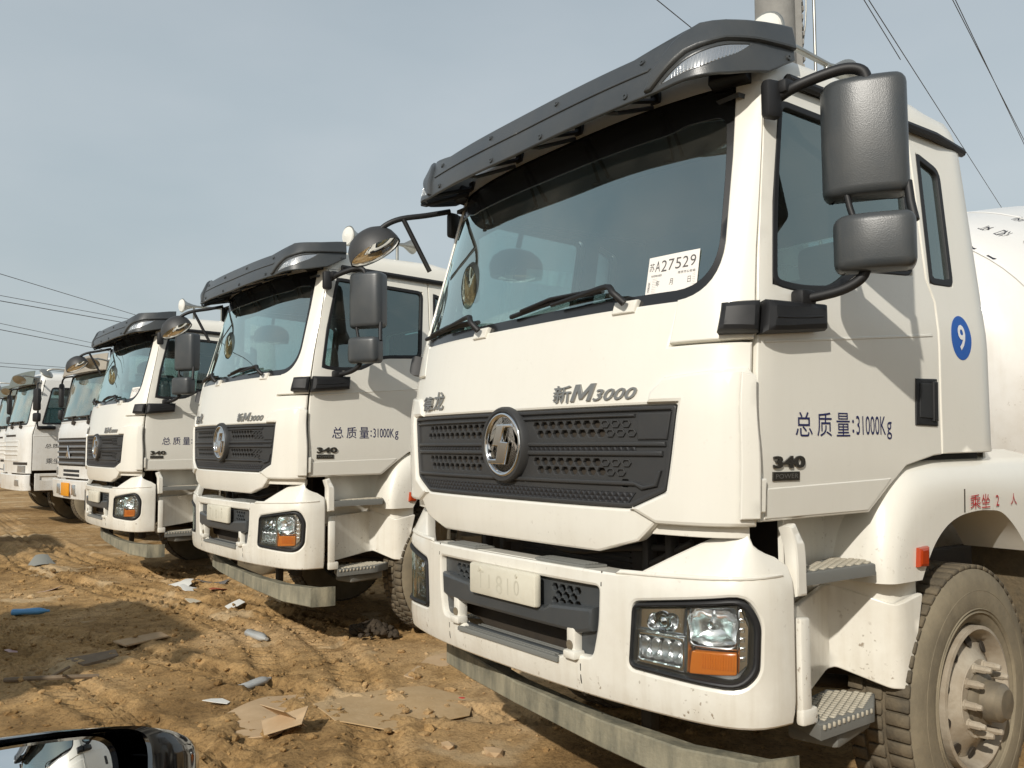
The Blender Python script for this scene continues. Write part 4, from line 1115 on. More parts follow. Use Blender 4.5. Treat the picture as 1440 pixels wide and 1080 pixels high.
    for f in (lambda p: p, flip):
        m = MB(); O = bez_round(f(DWIN), .05); panel(m, cab, f([(1.28, 1.45), (2.95, 1.45), (2.95, 2.93), (1.32, 2.93)]), [inset(O if area(O) > 0 else O[::-1], .0), bez_round(f(QWIN), .03)], h=-.055, t=.012, b=0, res=.1); obj('door_trim', m, M_DARK, it)
        m = MB(); panel(m, cab, f([(1.13, 2.12), (1.30, 2.12), (1.32, 2.94), (1.115, 2.94)]), h=-.055, t=.012, b=0, res=.1); obj('pillar_trim', m, M_DARK, it)
    m = MB(); rbox(m, (0, .42, 1.86), (2.16, .52, .50), .06); rbox(m, (.55, .66, 2.10), (.62, .22, .12), .05); obj('dashboard', m, M_DARK, it)
    m = MB(); vs = [];
    q0 = Vector((.55, .88, 2.08)); ax = Vector((0, .55, .83)).normalized(); s1 = Vector((1, 0, 0)); s2_ = ax.cross(s1)
    tube(m, [q0 + s1 * (.23 * math.cos(t)) + s2_ * (.23 * math.sin(t)) for t in [2 * math.pi * i / 32 for i in range(33)]], .015, n=8, cap=False)
    tube(m, [q0 - s1 * .22, q0 + s1 * .22], .014); tube(m, [q0, q0 - ax * .25], .03); obj('steering_wheel', m, M_BLACK, it, recalc=True)
    for x in (.56, -.56):
        m = MB(); rbox(m, (x, 1.22, 1.78), (.52, .50, .16), .06); rbox(m, (x, 1.46, 2.12), (.50, .14, .62), .06, Matrix.Rotation(-.14, 3, 'X')); rbox(m, (x, 1.52, 2.50), (.30, .10, .18), .045); rbox(m, (x, 1.22, 1.58), (.4, .4, .3), .03)
        obj('seat', m, M_SEAT, it)
    # ---- twin horn on the roof
    hn = empty('roof_horn'); hn.parent = T
    m = MB(); a = Vector((.88, .73, 3.345)); c = Vector((.785, 1.36, 3.36)); ax = (c - a).normalized()
    lathe(m, [(.085, -.02), (.088, -.012), (.075, .0), (.045, .05), (.024, .12), (.015, .18), (.013, .64)], c=a, ax=ax, n=24)
    lathe(m, [(.013, -.1), (.02, -.05), (.04, -.01), (.068, .045), (.070, .052), (.066, .054), (0, .02)], c=c, ax=ax, n=24)
    obj('horn_trumpet', m, M_HORN, hn, ang=50, recalc=True)
    m = MB()
    lathe(m, [(.078, -.02), (.072, -.030), (.04, -.040), (.016, -.052), (0, -.054)], c=a, ax=ax, n=24); obj('horn_cover', m, M_LITTER, hn, recalc=True)
    m = MB()
    for t in (.22, .8): p_ = a.lerp(c, t); tube(m, [p_, p_ + Vector((0, 0, -.27))], .014); 
    obj('horn_bracket', m, M_HORN, hn, recalc=True)
    # ---- chassis, wheels, drum
    m = MB()
    for x in (-.43, .43): rbox(m, (x, 4.9, .86), (.09, 9.0, .26), .01)
    for y in (.75, 2.4, 4.2, 6.3, 8.4): rbox(m, (0, y, .86), (.8, .12, .2), .01)
    rbox(m, (0, 1.15, 1.02), (.9, 1.6, .72), .06); rbox(m, (0, 1.6, .52), (1.7, .16, .16), .05); rbox(m, (0, 3.4, .52), (1.7, .16, .16), .05)
    rbox(m, (0, 1.3, 1.36), (2.0, 1.0, .06), .02)
    for x in (-.45, .45): rbox(m, (x, 1.6, .68), (.09, 1.4, .05), .01)
    tube(m, [(.5, .6, .62), (1.0, 1.3, .55)], .03); tube(m, [(.2, .35, .72), (.7, .5, .7)], .03)
    for y in (5.9, 7.25): rbox(m, (0, y, .52), (1.6, .2, .2), .06)
    obj('chassis', m, M_UNDER, T, recalc=True)
    for sx in (-1, 1):
        m = MB()
        panel(m, lambda u, z: (u, 2.20, z), [(sx * 1.06 - .19, .42), (sx * 1.06 + .19, .42), (sx * 1.06 + .19, 1.16), (sx * 1.06 - .19, 1.16)], t=.02, b=.004, res=.1, rr=.02)
        rbox(m, (sx * 1.0, 2.35, 1.30), (.3, .3, .09), .02, mi=0)
        obj('mud_flap', m, M_FLAP, T)
    w = wheel_parts(T, 1.205, WHEEL[0], WHEEL[1], 1); w2 = wheel_parts(T, -1.205, WHEEL[0], WHEEL[1], -1)
    for y in (3.4, 5.9, 7.25):
        for o_, x in ((w, 1.205), (w2, -1.205)):
            c_ = copy_tree(o_, T); c_.location = (x if y < 5 else x * .985, y, WHEEL[1])
    for o_ in (w, w2): o_.rotation_euler = (0, 0, math.radians(4.5))      # the front wheels stand turned a little
    dr = empty('mixing_drum'); dr.parent = T
    ax = Vector((0, 1, .20)).normalized()
    m = MB(); DC = Vector((0, 2.62, 1.765))
    dp = [(0, .0), (.30, .012), (.62, .075), (.90, .20), (1.06, .42), (1.13, .75), (1.16, 1.2), (1.16, 2.2), (1.05, 3.1), (.82, 4.1), (.56, 5.1), (.50, 5.5), (.46, 5.5), (.40, 5.0)]
    P = catmull([(r, d, 0) for r, d in dp], 3)
    lathe(m, [(max(p.x, 0), p.y) for p in P], c=DC, ax=ax, n=72)
    for s_, r_ in ((.42, 1.06), (1.2, 1.16), (2.2, 1.16)):
        lathe(m, [(r_ + .001, s_ - .012), (r_ + .006, s_), (r_ + .001, s_ + .012)], c=DC, ax=ax, n=72, caps=False)
    obj('drum_shell', m, M_DRUM, dr, recalc=True)
    q_ = Vector((0, 0, 1)).rotation_difference(ax)
    def drumfn(s_, t):             # s along the axis, t angle from the +x side upwards
        r = lerp(dp, 0) if False else lerp([(d, r_) for r_, d in dp[:10]], s_)
        e1 = Vector((1, 0, 0)); e2 = ax.cross(e1) * -1
        return tuple(DC + ax * s_ + (e1 * math.cos(t) + e2 * math.sin(t) * (1 if e2.z > 0 else -1)) * r)
    m = MB()
    for b_, s0, s1_, t0, t1_ in (('7.91m³', .34, 1.02, .83, .905), ('搅拌罐容积', .42, 1.55, .975, 1.03), ('混凝土搅拌运输车', .62, 2.3, 1.07, 1.12)):
        text_on(m, drumfn, b_, s0, s1_, t0, t1_, h=.003, rot=True)
    obj('drum_lettering', m, M_INK, dr)
    m = MB()
    rbox(m, (0, 2.10, 1.42), (1.0, .10, 1.0), .03); rbox(m, (0, 7.45, 1.75), (1.0, .12, 1.6), .03)
    for x in (-.75, .75): tube(m, [(x * .6, 7.5, .9), (x * .8, 7.6, 2.3), (x * .5, 7.9, 2.9)], .05)
    obj('drum_support', m, M_WHITE, dr, recalc=True)
    m = MB(); lathe(m, [(.62, .6), (.60, .6), (.30, 0), (.32, 0)], c=(0, 7.95, 3.0), ax=(0, 0, 1), n=24, close=True)
    panel(m, plane_fn((0, 8.2, 1.6), (1, 0, 0), (0, .6, 1)), [(-.22, 0), (.22, 0), (.34, 1.1), (-.34, 1.1)], t=.03, b=.006, res=.2); obj('hopper', m, M_DRUM, dr, recalc=True)
    # fuel tank and side guard
    m = MB(); rbox(m, (1.0, 4.5, .75), (.45, 1.0, .5), .08); rbox(m, (-1.0, 4.5, .75), (.45, 1.0, .5), .08); obj('fuel_tank', m, M_SATIN, T)
    return T
# ------------------------------------------------------------------ the older trucks further along the row
OCAB = _plan(-.02, .055, 1.03, 1.20, .20, 0, 1.85, .10)
OLEAN = [(1.2, 0), (1.85, 0), (1.98, .04), (2.95, .22), (3.2, .30)]
OTUM = [(2.0, 0), (2.95, .07), (3.2, .10)]
def ocab(u, z, h=0):
    x, y = _at(OCAB, u)
    w = 1.0 if y < .2 else max(0, 1 - (y - .2) / 1.4)
    y += smooth(OLEAN, z) * w
    return (x * (1 - smooth(OTUM, z) / 1.2), y, z)
def obum(u, z, h=0):
    x, y = _at(OCAB, u)
    return (x * 1.02, y - .05 - (.02 if z > .8 else 0), z)

def old_truck(slatted):
    T = empty('dump_truck')
    I = lambda p: p
    m = MB()
    panel(m, ocab, [(-1.25, 1.06, .03), (1.25, 1.06, .03), (1.25, 2.00, .03), (-1.25, 2.00, .03)], t=.04, b=.01, res=.08); obj('front_panel', m, M_WHITE_B, T)
    WS = [(-1.06, 2.03, .10), (1.06, 2.03, .10), (1.05, 2.84, .06), (-1.05, 2.84, .06)]
    m = MB(); O = bez_round(WS, .06); panel(m, ocab, [(-1.25, 2.0), (1.25, 2.0), (1.25, 2.94), (-1.25, 2.94)], [O], t=.04, b=.008, res=.1); obj('windshield_pillar', m, M_WHITE_B, T)
    m = MB(); panel(m, ocab, WS, h=-.012, t=0, b=0, rr=.06, res=.15); ws = obj('windshield', m, M_DUSTYGLASS, T)
    m = MB(); panel(m, ocab, inset(O, -.004), [inset(O, .03)], h=.004, t=.015, b=.004, res=.08); obj('windshield_border', m, M_BLACK, ws)
    for u0, u1 in ((.75, .1), (0.0, -.65)):
        m = MB(); tube(m, [at(ocab, u0, 1.99, .03), at(ocab, u0 - .1, 2.08, .035), at(ocab, u1, 2.085, .02)], .014); tube(m, [at(ocab, u0, 2.10, .012), at(ocab, u1, 2.09, .012)], .012); rbox(m, at(ocab, u0, 1.985, .02), (.12, .05, .06), .015); obj('wiper', m, M_UNDER, ws, recalc=True)
    m = MB(); panel(m, ocab, [(-1.16, 2.80, .05), (1.16, 2.80, .05), (1.12, 3.06, .08), (-1.12, 3.06, .08)], h=.16, t=.015, b=.005, res=.1)
    for u in (-.9, 0, .9): tube(m, [at(ocab, u, 2.9, .15), at(ocab, u, 2.95, 0)], .015)
    obj('sun_visor', m, mat('faded_visor' if slatted else 'green_grey_visor', (.30, .27, .22) if slatted else (.10, .12, .11), .6, col2=(.38, .34, .28) if slatted else (.17, .19, .17), noise_amt=.6), T)
    m = MB(); n = 80; UM = OCAB[1][-1]; rings = []
    for z, d in ((2.92, 0), (2.98, .015), (3.03, .05), (3.07, .14), (3.10, .3), (3.11, .6)):
        ring = []
        for k in range(n):
            p = Vector(ocab(-UM + 2 * UM * (k + .5) / n, 2.92)); c = Vector((0, 1.0, 0)); v = Vector((p.x, p.y, 0)) - c; v *= max(.02, 1 - d / v.length); ring.append((c.x + v.x, c.y + v.y, z))
        rings.append(ring)
    m.add([q for r in rings for q in r], [(i * n + k, i * n + (k + 1) % n, (i + 1) * n + (k + 1) % n, (i + 1) * n + k) for i in range(len(rings) - 1) for k in range(n)] + [tuple((len(rings) - 1) * n + k for k in range(n))]); obj('roof', m, M_WHITE_B, T, ang=60)
    m = MB(); panel(m, lambda u, z: (-u, 1.85, z), [(-1.15, 1.1), (1.15, 1.1), (1.08, 2.92), (-1.08, 2.92)], [[(-.5, 2.1), (.5, 2.1), (.5, 2.6), (-.5, 2.6)]], t=.03, b=.005, res=.3); obj('rear_wall', m, M_WHITE_B, T)
    for sg, f in ((1, I), (-1, flip)):
        W = [(1.36, 2.04, .05), (2.30, 2.04, .05), (2.30, 2.78, .06), (1.42, 2.78, .06)]
        m = MB(); panel(m, ocab, f([(1.262, 1.12, .03), (2.40, 1.12, .03), (2.40, 2.92, .05), (1.262, 2.92, .03)]), [bez_round(f(W), .05)], t=.04, b=.006, res=.1)
        panel(m, ocab, f([(1.27, 1.80, .01), (2.39, 1.80, .01), (2.39, 1.815, .01), (1.27, 1.815, .01)]), h=.005, t=.006, b=.004, res=.1)
        d = obj('door', m, M_WHITE_B, T)
        m = MB(); O2 = bez_round(f(W), .05); O2 = O2 if area(O2) > 0 else O2[::-1]; panel(m, ocab, inset(O2, -.005), [inset(O2, .03)], h=.004, t=.015, b=.004, res=.08)
        panel(m, ocab, f([(1.80, 2.04), (1.825, 2.04), (1.83, 2.78), (1.80, 2.78)]), h=.0, t=.01, b=.003, res=.1); obj('window_seal', m, M_BLACK, d)
        m = MB(); panel(m, ocab, f(W), h=-.012, t=0, b=0, rr=.05, res=.2); obj('door_window', m, M_SIDEGLASS, d)
        m = MB(); panel(m, ocab, f([(2.22, 1.62, .01), (2.36, 1.62, .01), (2.36, 1.68, .01), (2.22, 1.68, .01)]), h=.015, t=.015, b=.006, res=.05); obj('door_handle', m, M_BLACK, d)
        if sg > 0:
            m = MB(); text_on(m, ocab, '总质量', 1.48, 1.88, 1.56, 1.65); text_on(m, ocab, ':31000kg', 1.90, 2.32, 1.57, 1.64); text_on(m, ocab, '乘坐', 1.50, 1.76, 1.25, 1.36); text_on(m, ocab, '2', 1.86, 1.92, 1.26, 1.35); text_on(m, ocab, '人', 2.12, 2.24, 1.26, 1.35); obj('door_lettering', m, M_INK, d)
        m = MB(); panel(m, ocab, f([(2.41, 1.2), (3.02, 1.2), (3.02, 2.92), (2.41, 2.92)]), t=.04, b=.004, res=.15); obj('side_panel', m, M_WHITE_B, T)
        # mirrors
        mm = empty('door_mirror'); mm.parent = T; q = MB(); fx = (lambda q_: q_) if sg > 0 else (lambda q_: q_.mirrored())
        rbox(q, (1.42, .18, 2.52), (.20, .09, .44), .04, rotz(.3)); rbox(q, (1.43, .18, 2.17), (.20, .09, .18), .035, rotz(.3)); obj('mirror_shell', fx(q), M_BLACK, mm)
        q = MB(); tube(q, [(1.16, .30, 2.86), (1.36, .20, 2.84), (1.42, .18, 2.72)], .016, smooth=3); obj('mirror_arm', fx(q), M_BLACK, mm, recalc=True); q = MB(); tube(q, [(1.21, .35, 1.98), (1.38, .22, 1.98), (1.43, .19, 2.10)], .016, smooth=3); rbox(q, (1.23, .40, 1.97), (.06, .34, .07), .02); obj('mirror_arm', fx(q), M_BLACK, mm, recalc=True); q = MB(); tube(q, [(1.40, .20, 2.3), (1.40, .20, 2.24)], .015); obj('mirror_link', fx(q), M_BLACK, mm, recalc=True)
        q = MB(); lathe(q, [(.0, -.06), (.08, -.05), (.12, -.02), (.125, 0), (.10, .012), (0, .02)], c=(1.30, -.12, 2.90), ax=(.55, -.35, -.75), n=20); tube(q, [(1.12, .25, 2.96), (1.25, -.02, 2.99), (1.30, -.12, 2.94)], .014, smooth=3); obj('front_mirror', fx(q), M_HORN, mm, recalc=True)
        # lower side: step panel and arch
        q = MB(); panel(q, lambda u, z: (1.19, u, z), [(.22, .72, .03), (1.02, .72, .03), (1.10, 1.06, .03), (.22, 1.06, .03)], [[(.32, .93), (.98, .93), (.98, 1.00), (.32, 1.00)]], t=.04, b=.01, res=.1); rbox(q, (1.12, .62, .95), (.1, .7, .12), .01); obj('step_panel', fx(q), M_WHITE_B, T)
        q = MB(); panel(q, lambda u, z: (1.22, u, z), [(1.02, 1.0), (1.10, 1.18), (1.30, 1.26), (1.60, 1.28), (1.95, 1.22), (2.15, 1.0), (2.22, 1.05), (2.1, 1.30), (1.8, 1.36), (1.2, 1.36), (1.0, 1.2)], t=.25, b=.02, res=.1); obj('fender', fx(q), M_WHITE_B, T)
    m = MB(); panel(m, obum, [(-1.30, .72, .03), (1.30, .72, .03), (1.30, 1.04, .03), (-1.30, 1.04, .03)], t=.06, b=.015, res=.08); bp = obj('bumper', m, M_WHITE_B, T)
    if slatted:
        g = empty('grille'); g.parent = T
        m = MB(); panel(m, ocab, [(-.78, 1.27, .02), (.78, 1.27, .02), (.86, 1.74, .02), (-.86, 1.74, .02)], h=.012, t=.03, b=.006, res=.1); obj('grille_back', m, M_UNDER, g)
        m = MB()
        for i in range(5):
            z = 1.315 + i * .092; w = .72 + .018 * i
            panel(m, ocab, [(-w, z - .022, .01), (w, z - .022, .01), (w, z + .022, .01), (-w, z + .022, .01)], h=.045, t=.05, b=.018, res=.08)
        obj('grille_slat', m, mat('grey_slat', (.16, .165, .17), .45), g)
        m = MB(); fe = plane_fn((0, -.075, 1.50), (1, 0, 0), (0, 0, 1)); panel(m, fe, [(0, .11), (-.022, .02), (-.11, -.10), (-.02, -.055), (0, -.10), (.02, -.055), (.11, -.10), (.022, .02)], h=.012, t=.02, b=.005, res=.04); obj('grille_emblem', m, M_CHROME, g)
        m = MB()
        for z in (1.115, 1.185): panel(m, ocab, [(-.44, z - .022, .01), (.44, z - .022, .01), (.44, z + .022, .01), (-.44, z + .022, .01)], h=.006, t=.02, b=.004, res=.08)
        obj('air_slot', m, M_BLACK, T)
        m = MB(); rbox(m, (.0, -.108, .88), (.42, .02, .22), .006); obj('number_plate', m, M_ORANGE, bp)
        for x in (-.42, .42):
            m = MB(); rbox(m, (x, -.092, .88), (.16, .03, .17), .01); obj('fog_lamp', m, M_LAMPBODY, bp)
    else:
        m = MB(); panel(m, ocab, [(-.75, 1.30, .02), (.75, 1.30, .02), (.75, 1.72, .02), (-.75, 1.72, .02)], [[(-.70, 1.33), (.70, 1.33), (.70, 1.69), (-.70, 1.69)]], h=.012, t=.02, b=.006, res=.1)
        for z in (1.42, 1.51, 1.60): panel(m, ocab, [(-.72, z, .01), (.72, z, .01), (.72, z + .03, .01), (-.72, z + .03, .01)], h=.02, t=.025, b=.008, res=.1)
        panel(m, ocab, [(-1.0, 1.86, .01), (-.2, 1.86, .01), (-.2, 1.90, .01), (-1.0, 1.90, .01)], h=.008, t=.01, b=.003, res=.1)
        obj('grille', m, M_WHITE_B, T)
        m = MB(); panel(m, ocab, [(.35, 1.23, .01), (1.16, 1.23, .01), (1.16, 1.285, .01), (.35, 1.285, .01)], h=.006, t=.02, b=.004, res=.1); panel(m, ocab, [(-.5, 1.80, .01), (.5, 1.80, .01), (.5, 1.84, .01), (-.5, 1.84, .01)], h=.008, t=.02, b=.004, res=.1); obj('air_slot', m, M_UNDER, T)
    for sg, f in ((1, I), (-1, flip)):
        m = MB(); panel(m, ocab, f([(.72, 1.08, .03), (1.12, 1.08, .04), (1.12, 1.22, .04), (.74, 1.22, .03)]) if not slatted else f([(.9, 1.1, .03), (1.16, 1.1, .03), (1.16, 1.24, .03), (.9, 1.24, .03)]), h=.014, t=.03, b=.008, res=.08); obj('headlight', m, M_LAMPBODY, T)
        if not slatted:
            m = MB(); panel(m, obum, f([(.78, .82, .03), (1.0, .82, .03), (1.0, .94, .03), (.80, .94, .03)]), h=.01, t=.02, b=.006, res=.08); obj('fog_lamp', m, M_LAMPBODY, bp)
    it = empty('cab_interior'); it.parent = T
    m = MB(); panel(m, lambda u, z: (-u, 1.78, z), [(-1.1, 1.2), (1.1, 1.2), (1.04, 2.9), (-1.04, 2.9)], [[(-.5, 2.1), (.5, 2.1), (.5, 2.6), (-.5, 2.6)]], t=.01, b=0, res=.3); panel(m, plane_fn((0, 0, 0), (1, 0, 0), (0, 1, 0)), [(-1.15, .1), (1.15, .1), (1.15, 1.8), (-1.15, 1.8)], h=1.2, t=.02, b=0, res=.4); obj('cab_lining', m, M_DARK, it)
    m = MB(); rbox(m, (0, .36, 1.72), (2.1, .45, .5), .06)
    obj('dashboard', m, M_DARK, it)
    for x in (.55, -.55):
        m = MB(); rbox(m, (x, 1.2, 1.65), (.5, .5, .16), .05); rbox(m, (x, 1.45, 2.0), (.48, .14, .7), .05); obj('seat', m, M_SEAT, it)
    m = MB()
    for x in (-.43, .43): rbox(m, (x, 4.2, .86), (.09, 8.0, .26), .01)
    rbox(m, (0, 1.1, .95), (.9, 1.5, .6), .05); rbox(m, (0, 1.5, .52), (1.7, .16, .16), .05); rbox(m, (0, 5.6, .52), (1.6, .2, .2), .05)
    obj('chassis', m, M_UNDER, T)
    a = wheel_parts(T, 1.17, 1.5, .52, 1); b = wheel_parts(T, -1.17, 1.5, .52, -1)
    for o_, x in ((a, 1.17), (b, -1.17)):
        c_ = copy_tree(o_, T); c_.location = (x, 5.6, .52)
    m = MB(); y0, y1 = 2.1, 7.4
    for sg in (-1, 1):
        rbox(m, (sg * 1.19, (y0 + y1) / 2, 1.65), (.05, y1 - y0, 1.0), .01)
        for k in range(7): rbox(m, (sg * 1.225, y0 + .2 + k * .8, 1.65), (.05, .08, .96), .01)
    rbox(m, (0, y0, 1.75), (2.38, .05, 1.2), .01); rbox(m, (0, y1, 1.65), (2.38, .05, 1.0), .01); rbox(m, (0, (y0 + y1) / 2, 1.14), (2.36, y1 - y0, .06), .01)
    obj('cargo_box', m, mat('box_paint', (.30, .27, .22), .7, col2=(.22, .13, .07), noise_amt=.8, nscale=4), T)
    return T
# ------------------------------------------------------------------ the ground
def _hash(ix, iy, s):
    n = (ix.astype(np.int64) * 374761393 + iy.astype(np.int64) * 668265263 + s * 1442695041) & 0x7fffffff
    n = ((n ^ (n >> 13)) * 1274126177) & 0x7fffffff
    return ((n ^ (n >> 16)) & 0xffff) / 65535.0
def vnoise(x, y, s=0):
    ix = np.floor(x); iy = np.floor(y); fx = x - ix; fy = y - iy
    fx = fx * fx * (3 - 2 * fx); fy = fy * fy * (3 - 2 * fy)
    a = _hash(ix, iy, s); b = _hash(ix + 1, iy, s); c = _hash(ix, iy + 1, s); d = _hash(ix + 1, iy + 1, s)
    return a + (b - a) * fx + (c - a) * fy + (a - b - c + d) * fx * fy
def fbm(x, y, s=0, o=4, g=.5):
    t = 0; a = 1; n = 0
    for k in range(o):
        t = t + a * vnoise(x * 2 ** k + 17.3 * k, y * 2 ** k - 9.1 * k, s + k); n += a; a *= g
    return t / n

TRACKS = [[(-14, -.9), (-9, -.55), (-6, .1), (-4.2, .25), (-2.4, -.25), (1, -2.0)],
          [(-14, -.1), (-9.5, .25), (-6.3, .75), (-4.2, .75), (-2.2, .30), (1.5, -1.2)],
          [(-30, .6), (-17, -.3), (-12, -.2), (-8.6, .5), (-6.6, 1.6), (-6.2, 4)],
          [(-30, -1.2), (-17, -1.3), (-11, -1.0), (-7.2, .0), (-5.1, .9), (-3.7, 1.4), (-2.3, 4)],
          [(-7, -1.9), (-5, -.9), (-3.4, -.35), (-1.9, .2), (-.4, 1.6)],
          [(-40, -2.2), (-20, -1.9), (-12, -1.8), (-6, -1.5), (-3, -1.2), (2, -.2)]]
def ground_h(X, Y):
    near = np.exp(-(np.maximum(0, np.abs(X + 6) - 9) / 6) ** 2) * np.exp(-(np.maximum(0, np.abs(Y) - 4) / 4) ** 2)
    h = (fbm(X * .35, Y * .35, 3, 3) - .5) * .06 * (.25 + .75 * near)
    h = h + (fbm(X * 2.1, Y * 2.1, 11, 4) - .5) * .022 * near
    r = fbm(X * 1.1, Y * 1.1, 23, 3)
    rough = np.clip((r - .42) * 4.5, 0, 1)
    fine = np.abs(fbm(X * 12, Y * 12, 31, 4, .65) - .5) * 2
    h = h + (fine ** 1.2) * .032 * rough * near + (fbm(X * 14, Y * 14, 41, 3) - .5) * .012 * near
    for ti, tr in enumerate(TRACKS):
        P = catmull([(a, b, 0) for a, b in tr], 10)
        best = np.full(X.shape, 9.0); along = np.zeros(X.shape); L = 0; side = np.zeros(X.shape)
        for a, b in zip(P, P[1:]):
            d = b - a; l = d.length; ux, uy = d.x / l, d.y / l
            s = np.clip((X - a.x) * ux + (Y - a.y) * uy, 0, l)
            dist = np.hypot(X - a.x - s * ux, Y - a.y - s * uy)
            m = dist < best
            best = np.where(m, dist, best); along = np.where(m, L + s, along); side = np.where(m, (X - a.x) * -uy + (Y - a.y) * ux, side); L += l
        inn = np.clip((.155 - best) / .03, 0, 1); berm = np.exp(-((best - .20) / .06) ** 2)
        wob = .55 + .45 * fbm(X * .9, Y * .9, 61 + ti, 2)
        tread = np.sign(np.sin((along + np.abs(side) * .9) * 2 * math.pi / .13)) * .5 + .5
        h = h + (-.050 * inn + inn * tread * .042 + berm * .045 * (.3 + fine)) * near * wob
    return h

def axis(lo, hi, step, far):
    a = list(np.arange(lo, hi + step * .5, step)); s = step; p = a[-1]
    while p < far: s *= 1.22; p += s; a.append(p)
    s = step; p = a[0]; b = []
    while p > -far: s *= 1.22; p -= s; b.append(p)
    return np.array(b[::-1] + a)
gx = axis(-11.0, .8, .032, 900.0); gy = axis(-2.3, 2.6, .032, 900.0)
GX, GY = np.meshgrid(gx, gy, indexing='ij')
GZ = ground_h(GX, GY) - .02
nx, ny = GX.shape
gv = np.stack([GX.ravel(), GY.ravel(), GZ.ravel()], 1)
ii, jj = np.meshgrid(np.arange(nx - 1), np.arange(ny - 1), indexing='ij')
b0 = (ii * ny + jj).ravel()
gf = np.stack([b0, b0 + ny, b0 + ny + 1, b0 + 1], 1)
gme = bpy.data.meshes.new('ground')
gme.vertices.add(len(gv)); gme.vertices.foreach_set('co', gv.ravel())
gme.loops.add(gf.size); gme.loops.foreach_set('vertex_index', gf.ravel())
gme.polygons.add(len(gf)); gme.polygons.foreach_set('loop_start', np.arange(len(gf)) * 4)
gme.update(calc_edges=True)
gme.polygons.foreach_set('use_smooth', np.ones(len(gf), bool))
ground = bpy.data.objects.new('ground', gme); COL.objects.link(ground)
tag(ground, 'bare sandy brown yard with tyre tracks, clods and dried mud', 'ground', kind='structure')

def ground_material():
    m = bpy.data.materials.new('sandy_soil'); m.use_nodes = True
    nt = m.node_tree; L = nt.links.new; p = nt.nodes['Principled BSDF']; p.inputs['Roughness'].default_value = .95; p.inputs['Specular IOR Level'].default_value = .2
    c = nt.nodes.new('ShaderNodeTexCoord')
    def N(scale, det, ro=.6, w=None):
        n = nt.nodes.new('ShaderNodeTexNoise'); n.inputs['Scale'].default_value = scale; n.inputs['Detail'].default_value = det; n.inputs['Roughness'].default_value = ro
        if w:
            mp = nt.nodes.new('ShaderNodeMapping'); mp.inputs['Scale'].default_value = w; L(c.outputs['Object'], mp.inputs['Vector']); L(mp.outputs['Vector'], n.inputs['Vector'])
        else: L(c.outputs['Object'], n.inputs['Vector'])
        return n
    def ramp(n, st):
        r = nt.nodes.new('ShaderNodeValToRGB'); e = r.color_ramp.elements
        while len(e) < len(st): e.new(.5)
        for k, (q, col) in enumerate(st): e[k].position = q; e[k].color = (*col, 1)
        L(n.outputs['Fac'], r.inputs['Fac']); return r
    a = ramp(N(.55, 5), [(.34, (.20, .118, .045)), (.49, (.42, .265, .115)), (.70, (.56, .385, .205))])
    b = ramp(N(7, 7, .68), [(.30, (.42, .38, .33)), (.52, (1, 1, 1)), (.78, (1.22, 1.2, 1.18))])
    d = ramp(N(45, 4, .7), [(.34, (.42, .40, .37)), (.50, (1, 1, 1)), (.75, (1.25, 1.24, 1.22))])
    m1 = nt.nodes.new('ShaderNodeMixRGB'); m1.blend_type = 'MULTIPLY'; m1.inputs['Fac'].default_value = .75
    m2 = nt.nodes.new('ShaderNodeMixRGB'); m2.blend_type = 'MULTIPLY'; m2.inputs['Fac'].default_value = .7
    L(a.outputs['Color'], m1.inputs['Color1']); L(b.outputs['Color'], m1.inputs['Color2']); L(m1.outputs['Color'], m2.inputs['Color1']); L(d.outputs['Color'], m2.inputs['Color2'])
    # pale crusts of dried mud
    k = nt.nodes.new('ShaderNodeMapRange'); k.inputs['From Min'].default_value = .60; k.inputs['From Max'].default_value = .64
    L(N(1.15, 3, .5).outputs['Fac'], k.inputs['Value'])
    kk = nt.nodes.new('ShaderNodeMath'); kk.operation = 'MULTIPLY'; kk.inputs[1].default_value = .65; L(k.outputs['Result'], kk.inputs[0])
    m3 = nt.nodes.new('ShaderNodeMixRGB'); m3.inputs['Color2'].default_value = (.56, .42, .25, 1); L(kk.outputs[0], m3.inputs['Fac']); L(m2.outputs['Color'], m3.inputs['Color1'])
    L(m3.outputs['Color'], p.inputs['Base Color'])
    bp = nt.nodes.new('ShaderNodeBump'); bp.inputs['Strength'].default_value = .85; bp.inputs['Distance'].default_value = .014
    L(N(42, 8, .72).outputs['Fac'], bp.inputs['Height']); L(bp.outputs['Normal'], p.inputs['Normal'])
    return m
M_SOIL = ground_material(); gme.materials.append(M_SOIL)

def gz(x, y): return float(ground_h(np.array([x]), np.array([y]))[0]) - .02

